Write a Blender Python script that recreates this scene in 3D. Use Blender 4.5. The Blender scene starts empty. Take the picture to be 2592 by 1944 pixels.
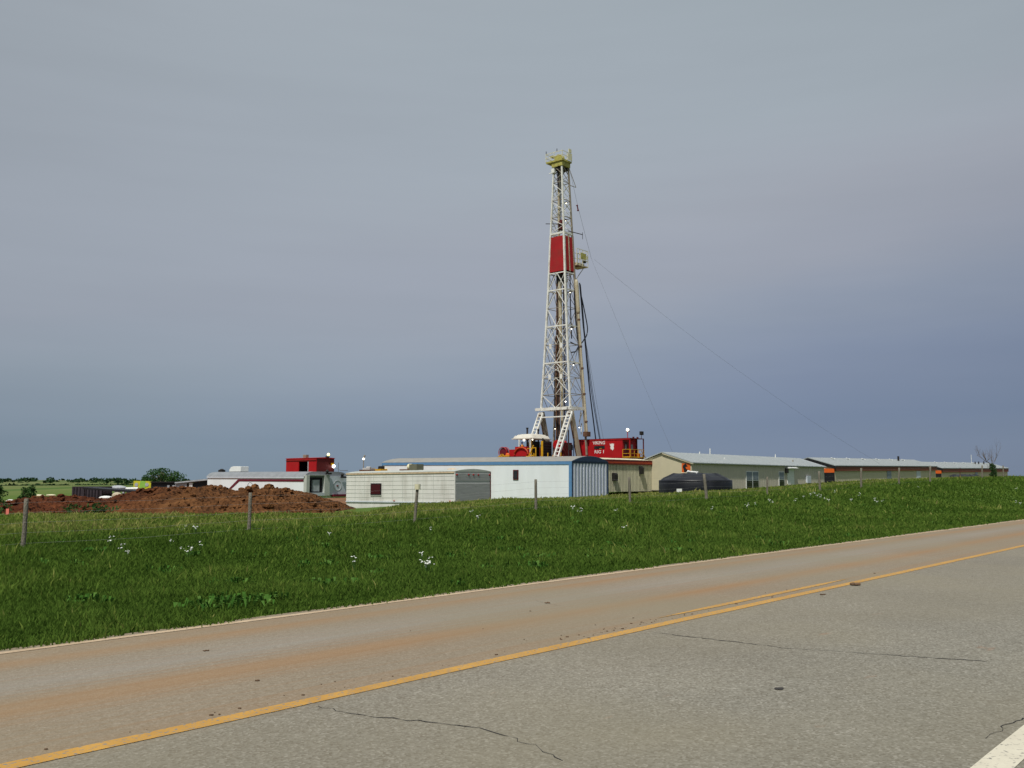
import bpy, bmesh, math, random
import numpy as np
from mathutils import Vector, Matrix
random.seed(7); rng = np.random.default_rng(11)
R = math.radians
SC = bpy.context.scene
COL = SC.collection

# ------------------------------------------------------------------ camera
F, CX, CY = 2400.0, 1296.0, 972.0
PITCH = math.atan(246.0/F)
EYE = 1.55
cam_d = bpy.data.cameras.new('camera'); cam = bpy.data.objects.new('camera', cam_d); COL.objects.link(cam)
cam.location = (0, 0, EYE); cam.rotation_euler = (R(90)+PITCH, 0, 0)
cam_d.sensor_width = 36; cam_d.lens = 36*F/2592; cam_d.clip_start = .1; cam_d.clip_end = 20000
SC.camera = cam
SC.view_settings.view_transform = 'Standard'; SC.view_settings.look = 'None'
SC.view_settings.exposure = 0.0; SC.view_settings.gamma = 1

TH = R(40.3)                              # heading of the road, right of the view
U = Vector((math.sin(TH), math.cos(TH), 0)); V = Vector((-math.cos(TH), math.sin(TH), 0))
ROT = math.pi/2 - TH

# ------------------------------------------------------------------ light
TOSUN = (U*-.50 + V*-.15 + Vector((0, 0, .84))).normalized()
EL = math.asin(TOSUN.z); AZ = math.atan2(TOSUN.x, TOSUN.y)
sun_d = bpy.data.lights.new('sun', 'SUN'); sun = bpy.data.objects.new('sun', sun_d); COL.objects.link(sun)
sun_d.energy = 3.9; sun_d.angle = R(2.0); sun_d.color = (1, .965, .89)
sun.rotation_euler = (-TOSUN).to_track_quat('-Z', 'Y').to_euler()

world = bpy.data.worlds.new('World'); SC.world = world; world.use_nodes = True
def build_world():
    nt = world.node_tree; N = nt.nodes; L = nt.links; N.clear()
    out = N.new('ShaderNodeOutputWorld'); bg = N.new('ShaderNodeBackground'); L.new(bg.outputs[0], out.inputs[0])
    sky = N.new('ShaderNodeTexSky'); sky.sky_type = 'NISHITA'; sky.sun_disc = False
    sky.sun_elevation = EL; sky.sun_rotation = AZ
    tc = N.new('ShaderNodeTexCoord'); sep = N.new('ShaderNodeSeparateXYZ'); L.new(tc.outputs['Generated'], sep.inputs[0])
    # streaky overcast: noise stretched sideways
    mp = N.new('ShaderNodeMapping'); mp.inputs['Scale'].default_value = (1.1, 1.1, 6.5)
    mp.inputs['Rotation'].default_value = (0, R(-4), 0)
    L.new(tc.outputs['Generated'], mp.inputs[0])
    n1 = N.new('ShaderNodeTexNoise'); n1.inputs['Scale'].default_value = 1.5; n1.inputs['Detail'].default_value = 5
    n1.inputs['Roughness'].default_value = .5
    L.new(mp.outputs[0], n1.inputs[0])
    def M(op, a, b=None, c=None):
        m = N.new('ShaderNodeMath'); m.operation = op
        for i, v in enumerate((a, b, c)):
            if v is None: continue
            if isinstance(v, (int, float)): m.inputs[i].default_value = v
            else: L.new(v, m.inputs[i])
        return m.outputs[0]
    # t = z + wobble + tilt: the dark bank stands higher on the right
    wob = M('MULTIPLY', M('SUBTRACT', n1.outputs[0], .5), .11)
    fade = M('MINIMUM', M('MULTIPLY', M('ABSOLUTE', sep.outputs[2]), 6), 1.0)
    t = M('ADD', M('ADD', sep.outputs[2], M('MULTIPLY', wob, fade)), M('MULTIPLY', M('MULTIPLY', sep.outputs[0], -.12), fade))
    def ramp(stops, fac):
        r = N.new('ShaderNodeValToRGB'); e = r.color_ramp.elements
        while len(e) > 1: e.remove(e[-1])
        for i, (p, c) in enumerate(stops):
            if i == 0: el = e[0]; el.position = p
            else: el = e.new(p)
            el.color = tuple(srgb(v) for v in c) + (1,)
        L.new(fac, r.inputs[0]); return r.outputs[0]
    right = ramp([(0, (116, 131, 155)), (.05, (112, 127, 154)), (.09, (122, 134, 158)), (.14, (140, 149, 166)), (.19, (154, 159, 171)), (.25, (160, 165, 175)),
                  (.34, (160, 169, 177)), (.45, (158, 168, 175)), (.8, (165, 172, 178)), (1, (168, 174, 180))], t)
    left = ramp([(0, (121, 140, 156)), (.05, (121, 138, 156)), (.09, (131, 145, 161)), (.15, (143, 154, 167)), (.21, (153, 160, 172)),
                 (.30, (158, 165, 175)), (.45, (158, 166, 174)), (.8, (165, 172, 178)), (1, (168, 174, 180))], t)
    mx = N.new('ShaderNodeMix'); mx.data_type = 'RGBA'
    fx = M('ADD', M('MULTIPLY', sep.outputs[0], 1.5), .55); fxc = M('MINIMUM', M('MAXIMUM', fx, 0.0), 1.0)
    L.new(fxc, mx.inputs['Factor']); L.new(left, mx.inputs[6]); L.new(right, mx.inputs[7])
    n2 = N.new('ShaderNodeTexNoise'); n2.inputs['Scale'].default_value = 2.2; n2.inputs['Detail'].default_value = 6
    mp2 = N.new('ShaderNodeMapping'); mp2.inputs['Scale'].default_value = (1, 1, 9); mp2.inputs['Rotation'].default_value = (0, R(6), 0)
    L.new(tc.outputs['Generated'], mp2.inputs[0]); L.new(mp2.outputs[0], n2.inputs[0])
    gain = M('MULTIPLY', M('ADD', M('MULTIPLY', n2.outputs[0], .16), .92), M('SUBTRACT', 1.01, M('MULTIPLY', M('MULTIPLY', M('ADD', sep.outputs[0], .02), M('ADD', sep.outputs[0], .02)), .42)))
    mul = N.new('ShaderNodeMix'); mul.data_type = 'RGBA'; mul.blend_type = 'MULTIPLY'; mul.inputs['Factor'].default_value = 1
    L.new(mx.outputs[2], mul.inputs[6])
    cb = N.new('ShaderNodeCombineColor')
    for i in range(3): L.new(gain, cb.inputs[i])
    L.new(cb.outputs[0], mul.inputs[7])
    # thin share of the clear sky behind the cloud
    sc = N.new('ShaderNodeVectorMath'); sc.operation = 'SCALE'; L.new(sky.outputs[0], sc.inputs[0]); sc.inputs['Scale'].default_value = .006
    ad = N.new('ShaderNodeVectorMath'); ad.operation = 'ADD'; L.new(mul.outputs[2], ad.inputs[0]); L.new(sc.outputs[0], ad.inputs[1])
    L.new(ad.outputs[0], bg.inputs[0]); bg.inputs[1].default_value = 1.0
def srgb(v):
    v /= 255.; return v/12.92 if v <= .04045 else ((v+.055)/1.055)**2.4
build_world()

# ------------------------------------------------------------------ helpers: projection
CP, SP = math.cos(PITCH), math.sin(PITCH)
def ray(px, py):
    a = (px-CX)/F; b = (CY-py)/F
    return Vector((a, CP-b*SP, SP+b*CP))
def unp(px, py, Y):
    r = ray(px, py); k = Y/r.y
    return Vector((r.x*k, Y, EYE+r.z*k))
def zz(py, Y): return unp(CX, py, Y).z
def xx(px, Y, py=1220): return unp(px, py, Y).x
def toSD(p): return p.x*U.x+p.y*U.y, p.x*V.x+p.y*V.y
def W(s, d, z=0): return Vector((s*U.x+d*V.x, s*U.y+d*V.y, z))
def solve(p, D, px, py=1205):            # distance along D from p until it stands at column px
    r = ray(px, py); k = r.x/r.y
    return (k*p.y-p.x)/(D.x-k*D.y)

# ------------------------------------------------------------------ helpers: terrain
HS = np.array([-300, 12, 17, 21, 27, 33, 40, 53, 62, 75, 90, 120, 400.])
HZ = np.array([-.1, -.05, -.0, .04, .33, .42, .54, .77, 1.00, 1.35, 1.68, 1.97, 2.05])
def sst(x, a, b):
    t = np.clip((x-a)/(b-a), 0, 1); return t*t*(3-2*t)
NP_ = [(rng.uniform(-1, 1, 2), rng.uniform(0, 6.28), ) for _ in range(40)]
def vnoise(x, y, k, n=8, off=0):          # smooth noise about -1..1
    o = np.zeros_like(np.asarray(x, float))
    for i in range(n):
        (v, ph) = NP_[(i+off) % 40]; v = v/np.linalg.norm(v)*(1+.25*i/n*2)
        o = o+np.sin(x*v[0]*k+y*v[1]*k+ph+np.sin(x*v[1]*k*.6+ph*2)*1.2)
    return o/n*1.6
def hgt(s, d):
    s = np.asarray(s, float); d = np.asarray(d, float)
    se = s-1.2*np.clip(d-23, 0, 40)
    h = np.interp(se, HS, HZ)
    h = h*sst(d, 9.6, 22)
    h = h-.22*np.exp(-((d-15)/3.2)**2)*sst(d, 9.5, 12)
    h = h+.05*vnoise(s, d, .55)*sst(d, 10, 14)*(1-sst(d, 45, 60))
    pad = np.interp(s, [20, 46, 60, 85, 130, 400], [-.2, -.62, -.50, .42, .6, .6])
    far = 6.0*sst(np.hypot(s-60, d-60), 150, 800)
    pad = pad-far+ .0
    w = sst(d, 35.5, 41)*sst(s, 48, 58)+sst(d, 44, 50)*(1-sst(s, 48, 58))
    h = h*(1-w)+pad*w
    road = (d < 9.42)
    h = np.where(road, -.07-.4*sst(-d, 4, 14), h-.015)
    hill = 9.0*sst(np.hypot(s, d), 1500, 3200)*(1+.35*vnoise(s, d, .0016, 6, 3))
    return h+np.where(d > 60, hill, 0)
def hw(x, y): return float(hgt(x*U.x+y*U.y, x*V.x+y*V.y))
def hit(px, py, y0=8, y1=160):            # where the view through a pixel meets the ground
    r = ray(px, py); Y = y0
    while Y < y1:
        k = Y/r.y
        if EYE+r.z*k <= hw(r.x*k, Y): break
        Y += .1
    return Vector((r.x*Y/r.y, Y, hw(r.x*Y/r.y, Y)))

# ------------------------------------------------------------------ helpers: materials
def mat(name, col, rough=.7, var=.12, scale=3., metal=0., bump=0., bscale=30., dirt=None, dscale=.8, damt=.5, spec=.3, stretch=(1, 1, 1)):
    m = bpy.data.materials.new(name); m.use_nodes = True
    nt = m.node_tree; N = nt.nodes; L = nt.links; b = N['Principled BSDF']
    b.inputs['Roughness'].default_value = rough; b.inputs['Metallic'].default_value = metal
    b.inputs['Specular IOR Level'].default_value = spec
    tc = N.new('ShaderNodeTexCoord'); mp = N.new('ShaderNodeMapping'); mp.inputs['Scale'].default_value = stretch
    L.new(tc.outputs['Object'], mp.inputs[0])
    n = N.new('ShaderNodeTexNoise'); n.inputs['Scale'].default_value = scale; n.inputs['Detail'].default_value = 6; L.new(mp.outputs[0], n.inputs[0])
    r = N.new('ShaderNodeValToRGB'); e = r.color_ramp.elements
    e[0].position = .3; e[1].position = .7
    e[0].color = tuple(c*(1-var) for c in col)+(1,); e[1].color = tuple(min(1, c*(1+var)) for c in col)+(1,)
    L.new(n.outputs[0], r.inputs[0]); colout = r.outputs[0]
    if dirt:
        n2 = N.new('ShaderNodeTexNoise'); n2.inputs['Scale'].default_value = dscale; n2.inputs['Detail'].default_value = 8; L.new(mp.outputs[0], n2.inputs[0])
        r2 = N.new('ShaderNodeValToRGB'); r2.color_ramp.elements[0].position = .48; r2.color_ramp.elements[1].position = .75
        r2.color_ramp.elements[1].color = (damt,)*3+(1,)
        L.new(n2.outputs[0], r2.inputs[0])
        mx = N.new('ShaderNodeMix'); mx.data_type = 'RGBA'; L.new(r2.outputs[0], mx.inputs['Factor']); L.new(colout, mx.inputs[6])
        mx.inputs[7].default_value = tuple(dirt)+(1,); colout = mx.outputs[2]
    L.new(colout, b.inputs['Base Color'])
    if bump:
        n3 = N.new('ShaderNodeTexNoise'); n3.inputs['Scale'].default_value = bscale; n3.inputs['Detail'].default_value = 5; L.new(tc.outputs['Object'], n3.inputs[0])
        bp = N.new('ShaderNodeBump'); bp.inputs['Strength'].default_value = bump; bp.inputs['Distance'].default_value = .05
        L.new(n3.outputs[0], bp.inputs['Height']); L.new(bp.outputs[0], b.inputs['Normal'])
    return m
def emis(name, col, st):
    m = bpy.data.materials.new(name); m.use_nodes = True; b = m.node_tree.nodes['Principled BSDF']
    b.inputs['Base Color'].default_value = (.8, .8, .75, 1); b.inputs['Emission Color'].default_value = col+(1,); b.inputs['Emission Strength'].default_value = st
    return m
M = {}
def mk():
    g = (.30, .27, .22)
    M['white'] = mat('white_panel', (.74, .78, .80), .5, .03, 1.2, dirt=(.55, .52, .45), dscale=.5, damt=.25, stretch=(1, 1, .25))
    M['blue'] = mat('blue_trim', (.10, .23, .42), .5, .08)
    M['darkblue'] = mat('dark_blue_trim', (.025, .045, .09), .5, .1)
    M['endsteel'] = mat('ribbed_steel', (.62, .65, .72), .5, .06, 2, dirt=(.35, .33, .30), dscale=1.2, damt=.25, stretch=(1, 1, .3))
    M['groove'] = mat('rib_groove', (.36, .40, .52), .6, .08)
    M['roofgrey'] = mat('grey_metal_roof', (.26, .255, .235), .55, .10, 1.5, dirt=(.30, .24, .17), damt=.4)
    M['zinc'] = mat('galvanised_roof', (.315, .345, .35), .45, .06, 2, dirt=(.40, .40, .38), dscale=.7, damt=.4, spec=.4)
    M['cream'] = mat('cream_siding', (.68, .67, .63), .6, .05, 1.5, dirt=(.38, .35, .30), dscale=1.3, damt=.5, stretch=(1, 1, .35))
    M['creamrust'] = mat('rusty_cream_edge', (.55, .42, .28), .7, .2, 4)
    M['alum'] = mat('weathered_aluminium', (.50, .50, .49), .5, .10, 2.5, dirt=(.34, .34, .33), dscale=2, damt=.5, stretch=(.3, .3, 6))
    M['grey'] = mat('light_grey_panel', (.52, .56, .62), .6, .05, 2, dirt=(.3, .3, .3), damt=.3)
    M['greyframe'] = mat('beige_grey_frame', (.44, .46, .42), .6, .08, 2)
    M['maroon'] = mat('maroon_paint', (.12, .008, .02), .6, .15)
    M['maroonglass'] = mat('maroon_window', (.055, .006, .01), .35, .2)
    M['tan'] = mat('tan_siding', (.60, .56, .40), .6, .05, 2, dirt=(.33, .30, .22), damt=.4, stretch=(1, 1, .3))
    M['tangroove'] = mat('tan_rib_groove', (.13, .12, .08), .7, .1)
    M['brick'] = mat('dark_red_fascia', (.17, .018, .012), .6, .15)
    M['orange'] = mat('orange_paint', (.62, .11, .015), .55, .08)
    M['redorange'] = mat('red_orange_stripe', (.42, .05, .012), .55, .08)
    M['cabin'] = mat('pale_tan_siding', (.52, .47, .33), .65, .03, 2, dirt=(.42, .39, .29), dscale=.6, damt=.3)
    M['cabinside'] = mat('grey_tan_siding', (.54, .49, .40), .65, .04, 2, dirt=(.40, .37, .31), dscale=.6, damt=.4)
    M['black'] = mat('black_sheet', (.012, .012, .014), .5, .3, 2, spec=.3)
    M['tarp'] = mat('black_plastic', (.012, .013, .017), .42, .3, 1.5, bump=.3, bscale=2.5, spec=.3)
    M['glass'] = mat('dark_glass', (.02, .022, .025), .12, .3, spec=.6)
    M['paleglass'] = mat('curtained_glass', (.16, .19, .22), .2, .2, spec=.5)
    M['whitetrim'] = mat('white_trim', (.72, .73, .70), .5, .04)
    M['brown'] = mat('brown_fascia', (.17, .045, .025), .6, .12)
    M['red'] = mat('red_paint', (.37, .006, .010), .5, .10, 1.2, dirt=(.24, .02, .015), dscale=.9, damt=.35)
    M['panelred'] = mat('red_wind_panel', (.33, .010, .014), .65, .12, .8, dirt=(.20, .03, .02), dscale=.7, damt=.6)
    M['darkred'] = mat('dark_red_steel_and_shaded_red', (.10, .010, .010), .6, .2)  # dark red steel; on one cabin end it paints red in shade
    M['yellow'] = mat('yellow_paint', (.60, .33, .015), .5, .12, 3, dirt=(.2, .11, .02), dscale=2, damt=.5)
    M['crown'] = mat('yellow_green_paint', (.40, .37, .10), .6, .15, 3, dirt=(.16, .09, .02), dscale=2, damt=.7)
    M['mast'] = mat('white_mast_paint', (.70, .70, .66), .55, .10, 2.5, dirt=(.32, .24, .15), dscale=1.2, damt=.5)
    M['mastback'] = mat('shaded_mast_and_dull_steel', (.26, .23, .18), .6, .15, 2.5, dirt=(.16, .09, .05), dscale=1.5, damt=.6)  # mast paint darkened as shade on far faces; also plain dull steel parts
    M['tansteel'] = mat('tan_steel', (.44, .39, .28), .6, .12, 2, dirt=(.30, .18, .08), dscale=1.2, damt=.5)
    M['rust'] = mat('rusty_pipe', (.12, .06, .035), .7, .3, 3)
    M['pipe'] = mat('dark_pipe', (.035, .028, .035), .6, .3, 3)
    M['rubber'] = mat('black_hose', (.012, .014, .022), .5, .2)
    M['wire'] = mat('steel_wire', (.10, .11, .12), .5, .1)
    M['fwire'] = mat('fence_wire', (.22, .22, .21), .5, .1)
    M['canvas'] = mat('off_white_canopy', (.58, .55, .48), .7, .08, 2, dirt=(.4, .36, .3), damt=.5)
    M['engine'] = mat('dark_radiator', (.018, .016, .015), .6, .3, 6)
    M['wood'] = mat('weathered_wood', (.20, .18, .14), .85, .35, 6, bump=.6, bscale=25, dirt=(.08, .07, .055), dscale=6, damt=.8, stretch=(4, 4, .5))
    M['capw'] = mat('cream_cap', (.66, .62, .42), .6, .05)
    M['bark'] = mat('grey_bark', (.13, .10, .075), .85, .3, 8)
    M['lamp'] = emis('lit_lamp', (1, .92, .72), 3.0)
    M['lampy'] = emis('lit_yellow_lamp', (1, .86, .25), 2.2)
    M['lampwhite'] = emis('lit_white_lamp', (1, 1, .97), 4.0)
    M['board'] = mat('yellow_board', (.50, .50, .03), .6, .1)
    M['boardgreen'] = mat('green_board', (.23, .46, .07), .6, .1)
    M['sheetgrey'] = mat('pale_grey_sheet', (.34, .36, .38), .6, .2)
    M['skin'] = mat('skin', (.35, .2, .13), .6, .05)
    M['hat'] = mat('dark_blue_helmet', (.02, .03, .10), .4, .1)
    M['vest'] = mat('orange_vest', (.60, .22, .03), .7, .1)
    M['denim'] = mat('dark_denim', (.03, .04, .07), .8, .1)
    M['pink'] = mat('pink_tape', (.75, .20, .15), .6, .05)
mk()

# ------------------------------------------------------------------ helpers: meshes
class MB:
    def __init__(s): s.v = []; s.f = []; s.mi = []
    def add(s, vs, fs, mi=0):
        o = len(s.v); s.v += [tuple(x) for x in vs]; s.f += [[i+o for i in q] for q in fs]; s.mi += [mi]*len(fs); return s
    def box(s, a, b, mi=0):
        x0, y0, z0 = a; x1, y1, z1 = b
        vs = [(x, y, z) for z in (z0, z1) for y in (y0, y1) for x in (x0, x1)]
        return s.add(vs, [(0, 2, 3, 1), (4, 5, 7, 6), (0, 1, 5, 4), (2, 6, 7, 3), (0, 4, 6, 2), (1, 3, 7, 5)], mi)
    def bar(s, p, q, w, h=None, mi=0):
        h = h or w; p = Vector(p); q = Vector(q); d = (q-p).normalized()
        up = Vector((0, 0, 1)) if abs(d.z) < .95 else Vector((1, 0, 0))
        a = d.cross(up).normalized()*w/2; b = a.cross(d).normalized()*h/2
        vs = [p-a-b, p+a-b, p+a+b, p-a+b, q-a-b, q+a-b, q+a+b, q-a+b]
        return s.add(vs, [(3, 2, 1, 0), (4, 5, 6, 7), (0, 1, 5, 4), (1, 2, 6, 5), (2, 3, 7, 6), (3, 0, 4, 7)], mi)
    def tube(s, pts, r, n=6, mi=0):
        pts = [Vector(p) for p in pts]; rs = r if isinstance(r, (list, tuple)) else [r]*len(pts)
        rings = []
        for i, p in enumerate(pts):
            d = (pts[min(i+1, len(pts)-1)]-pts[max(i-1, 0)]).normalized()
            up = Vector((0, 0, 1)) if abs(d.z) < .95 else Vector((1, 0, 0))
            a = d.cross(up).normalized(); b = a.cross(d).normalized()
            rings.append([p+(a*math.cos(t)+b*math.sin(t))*rs[i] for t in [2*math.pi*k/n for k in range(n)]])
        vs = [v for g in rings for v in g]; fs = []
        for i in range(len(pts)-1):
            for k in range(n):
                fs.append((i*n+k, i*n+(k+1) % n, (i+1)*n+(k+1) % n, (i+1)*n+k))
        fs.append(tuple(range(n))[::-1]); fs.append(tuple((len(pts)-1)*n+k for k in range(n)))
        return s.add(vs, fs, mi)
    def prism(s, poly, axis, a, b, mi=0):    # poly in the plane across 'axis', pushed from a to b
        def P(u, v, w): return {'x': (w, u, v), 'y': (u, w, v), 'z': (u, v, w)}[axis]
        n = len(poly); vs = [P(u, v, a) for u, v in poly]+[P(u, v, b) for u, v in poly]
        fs = [tuple(range(n)), tuple(range(n, 2*n))[::-1]]+[(i, i+n, (i+1) % n+n, (i+1) % n) for i in range(n)]
        return s.add(vs, fs, mi)
    def sphere(s, c, r, n=10, m=7, mi=0, sq=(1, 1, 1)):
        c = Vector(c); vs = [c+Vector((0, 0, r*sq[2]))]; fs = []
        for i in range(1, m):
            t = math.pi*i/m
            for k in range(n):
                p = 2*math.pi*k/n; vs.append(c+Vector((r*math.sin(t)*math.cos(p)*sq[0], r*math.sin(t)*math.sin(p)*sq[1], r*math.cos(t)*sq[2])))
        vs.append(c-Vector((0, 0, r*sq[2]))); e = len(vs)-1
        for k in range(n): fs.append((0, 1+k, 1+(k+1) % n)); fs.append((e, e-n+(k+1) % n, e-n+k))
        for i in range(m-2):
            for k in range(n): fs.append((1+i*n+k, 1+(i+1)*n+k, 1+(i+1)*n+(k+1) % n, 1+i*n+(k+1) % n))
        return s.add(vs, fs, mi)
    def build(s, name, mats, parent=None, smooth=False, bevel=0, loc=None):
        me = bpy.data.meshes.new(name); me.from_pydata(s.v, [], s.f)
        if not isinstance(mats, (list, tuple)): mats = [mats]
        for m in mats: me.materials.append(M[m] if isinstance(m, str) else m)
        me.polygons.foreach_set('material_index', s.mi)
        bm = bmesh.new(); bm.from_mesh(me); bmesh.ops.recalc_face_normals(bm, faces=bm.faces); bm.to_mesh(me); bm.free()
        if smooth: me.polygons.foreach_set('use_smooth', [True]*len(me.polygons))
        o = bpy.data.objects.new(name, me); COL.objects.link(o)
        if parent: o.parent = parent
        if loc: o.location = loc
        if bevel:
            b = o.modifiers.new('bevel', 'BEVEL'); b.width = bevel; b.segments = 2; b.limit_method = 'ANGLE'
        return o
def B(a, b): return MB().box(a, b)
def tag(o, label, cat, group=None, kind=None):
    if label: o['label'] = label
    if cat: o['category'] = cat
    if group: o['group'] = group
    if kind: o['kind'] = kind
    return o
def empty(name, loc, label, cat, group=None, rot=ROT, rx=0, ry=0):
    o = bpy.data.objects.new(name, None); COL.objects.link(o); o.location = loc; o.rotation_euler = (rx, ry, rot); o.empty_display_size = .3
    return tag(o, label, cat, group)
class Site:                                # a spot given by its near corner: x runs along U, y along V
    def __init__(s, px, Y, base=None):
        s.p = Vector((xx(px, Y), Y, 0)); s.z = hw(s.p.x, s.p.y) if base is None else base; s.p.z = s.z
    def x(s, px, y=0, py=1205): return solve(s.p+V*y, U, px, py)
    def y(s, px, x=0, py=1205): return solve(s.p+U*x, V, px, py)
    def zx(s, py, x=0, y=0): return zz(py, (s.p+U*x+V*y).y)-s.z
def arch(w, z, rise, n=12, x0=0, pw=2):   # points over an arched roof, left to right
    return [(x0+w*i/n, z+rise*(1-abs(2*i/n-1)**pw)) for i in range(n+1)]

# ------------------------------------------------------------------ ground
def axis(lo, hi, st, far):
    a = list(np.arange(lo, hi, st)); g = st; v = a[-1]
    while v < far: g *= 1.18; v += g; a.append(v)
    g = st; v = a[0]; pre = []
    while v > -far: g *= 1.18; v -= g; pre.append(v)
    return np.array(pre[::-1]+a)
def ground():
    S = axis(-12, 125, .8, 6000); D = axis(8.5, 62, .5, 6000)
    D = np.sort(np.concatenate([D, [9.40, 9.44]]))
    ss, dd = np.meshgrid(S, D, indexing='ij'); z = hgt(ss, dd)
    co = np.stack([ss, dd, z], -1).reshape(-1, 3)
    n, m = ss.shape
    idx = np.arange(n*m).reshape(n, m)
    q = np.stack([idx[:-1, :-1], idx[1:, :-1], idx[1:, 1:], idx[:-1, 1:]], -1).reshape(-1, 4)
    me = bpy.data.meshes.new('ground'); me.vertices.add(n*m); me.vertices.foreach_set('co', co.ravel())
    me.loops.add(q.size); me.loops.foreach_set('vertex_index', q.ravel()); me.polygons.add(len(q))
    me.polygons.foreach_set('loop_start', np.arange(0, q.size, 4)); me.polygons.foreach_set('loop_total', np.full(len(q), 4))
    me.polygons.foreach_set('use_smooth', np.ones(len(q), bool)); me.update(); me.validate()
    o = bpy.data.objects.new('ground', me); COL.objects.link(o); o.rotation_euler.z = ROT; o['kind'] = 'structure'
    m = bpy.data.materials.new('ground'); m.use_nodes = True; nt = m.node_tree; N = nt.nodes; L = nt.links; b = N['Principled BSDF']
    b.inputs['Roughness'].default_value = .9; b.inputs['Specular IOR Level'].default_value = .1
    tc = N.new('ShaderNodeTexCoord')
    def noise(sc, det=5, vec=None):
        t = N.new('ShaderNodeTexNoise'); t.inputs['Scale'].default_value = sc; t.inputs['Detail'].default_value = det
        L.new(vec or tc.outputs['Object'], t.inputs[0]); return t.outputs[0]
    def rmp(f, stops):
        r = N.new('ShaderNodeValToRGB'); e = r.color_ramp.elements; e[0].position, e[0].color = stops[0][0], stops[0][1]+(1,)
        e[1].position, e[1].color = stops[-1][0], stops[-1][1]+(1,)
        for p, c in stops[1:-1]: x = e.new(p); x.color = c+(1,)
        L.new(f, r.inputs[0]); return r.outputs[0]
    def mix(f, a, c):
        x = N.new('ShaderNodeMix'); x.data_type = 'RGBA'; L.new(f, x.inputs['Factor']); L.new(a, x.inputs[6]); L.new(c, x.inputs[7]); return x.outputs[2]
    near = rmp(noise(1.7, 8), [(.3, (.055, .105, .015)), (.55, (.078, .132, .020)), (.75, (.11, .14, .04))])
    mp = N.new('ShaderNodeMapping'); mp.inputs['Scale'].default_value = (1, 3.2, 1); mp.inputs['Rotation'].default_value = (0, 0, R(-20)); L.new(tc.outputs['Object'], mp.inputs[0])
    fieldc = rmp(noise(.006, 4, mp.outputs[0]), [(.38, (.035, .085, .018)), (.48, (.105, .14, .04)), (.56, (.18, .18, .075)), (.66, (.05, .10, .025))])
    ln = N.new('ShaderNodeVectorMath'); ln.operation = 'LENGTH'; L.new(tc.outputs['Object'], ln.inputs[0])
    mr = N.new('ShaderNodeMapRange'); mr.inputs['From Min'].default_value = 130; mr.inputs['From Max'].default_value = 260; L.new(ln.outputs['Value'], mr.inputs['Value'])
    # the pad behind the bank is bare red-brown earth
    sp = N.new('ShaderNodeSeparateXYZ'); L.new(tc.outputs['Object'], sp.inputs[0])
    padm = N.new('ShaderNodeMapRange'); padm.inputs['From Min'].default_value = 60; padm.inputs['From Max'].default_value = 66; L.new(sp.outputs[1], padm.inputs['Value'])
    def band_(sock, a, b_):
        q = N.new('ShaderNodeMapRange'); q.inputs['From Min'].default_value = a; q.inputs['From Max'].default_value = b_; L.new(sock, q.inputs['Value']); return q.outputs[0]
    def mul_(a, b_):
        q = N.new('ShaderNodeMath'); q.operation = 'MULTIPLY'; L.new(a, q.inputs[0]); L.new(b_, q.inputs[1]); return q.outputs[0]
    padf = mul_(mul_(padm.outputs[0], band_(sp.outputs[1], 118, 104)), mul_(band_(sp.outputs[0], 22, 34), band_(sp.outputs[0], 190, 170)))
    earth = rmp(noise(.8, 8), [(.3, (.15, .07, .035)), (.7, (.24, .13, .07))])
    c1 = mix(padf, near, earth); c2 = mix(mr.outputs[0], c1, fieldc)
    L.new(c2, b.inputs['Base Color'])
    bp = N.new('ShaderNodeBump'); bp.inputs['Strength'].default_value = .5; bp.inputs['Distance'].default_value = .08; L.new(noise(6, 8), bp.inputs['Height']); L.new(bp.outputs[0], b.inputs['Normal'])
    me.materials.append(m)
ground()

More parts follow.
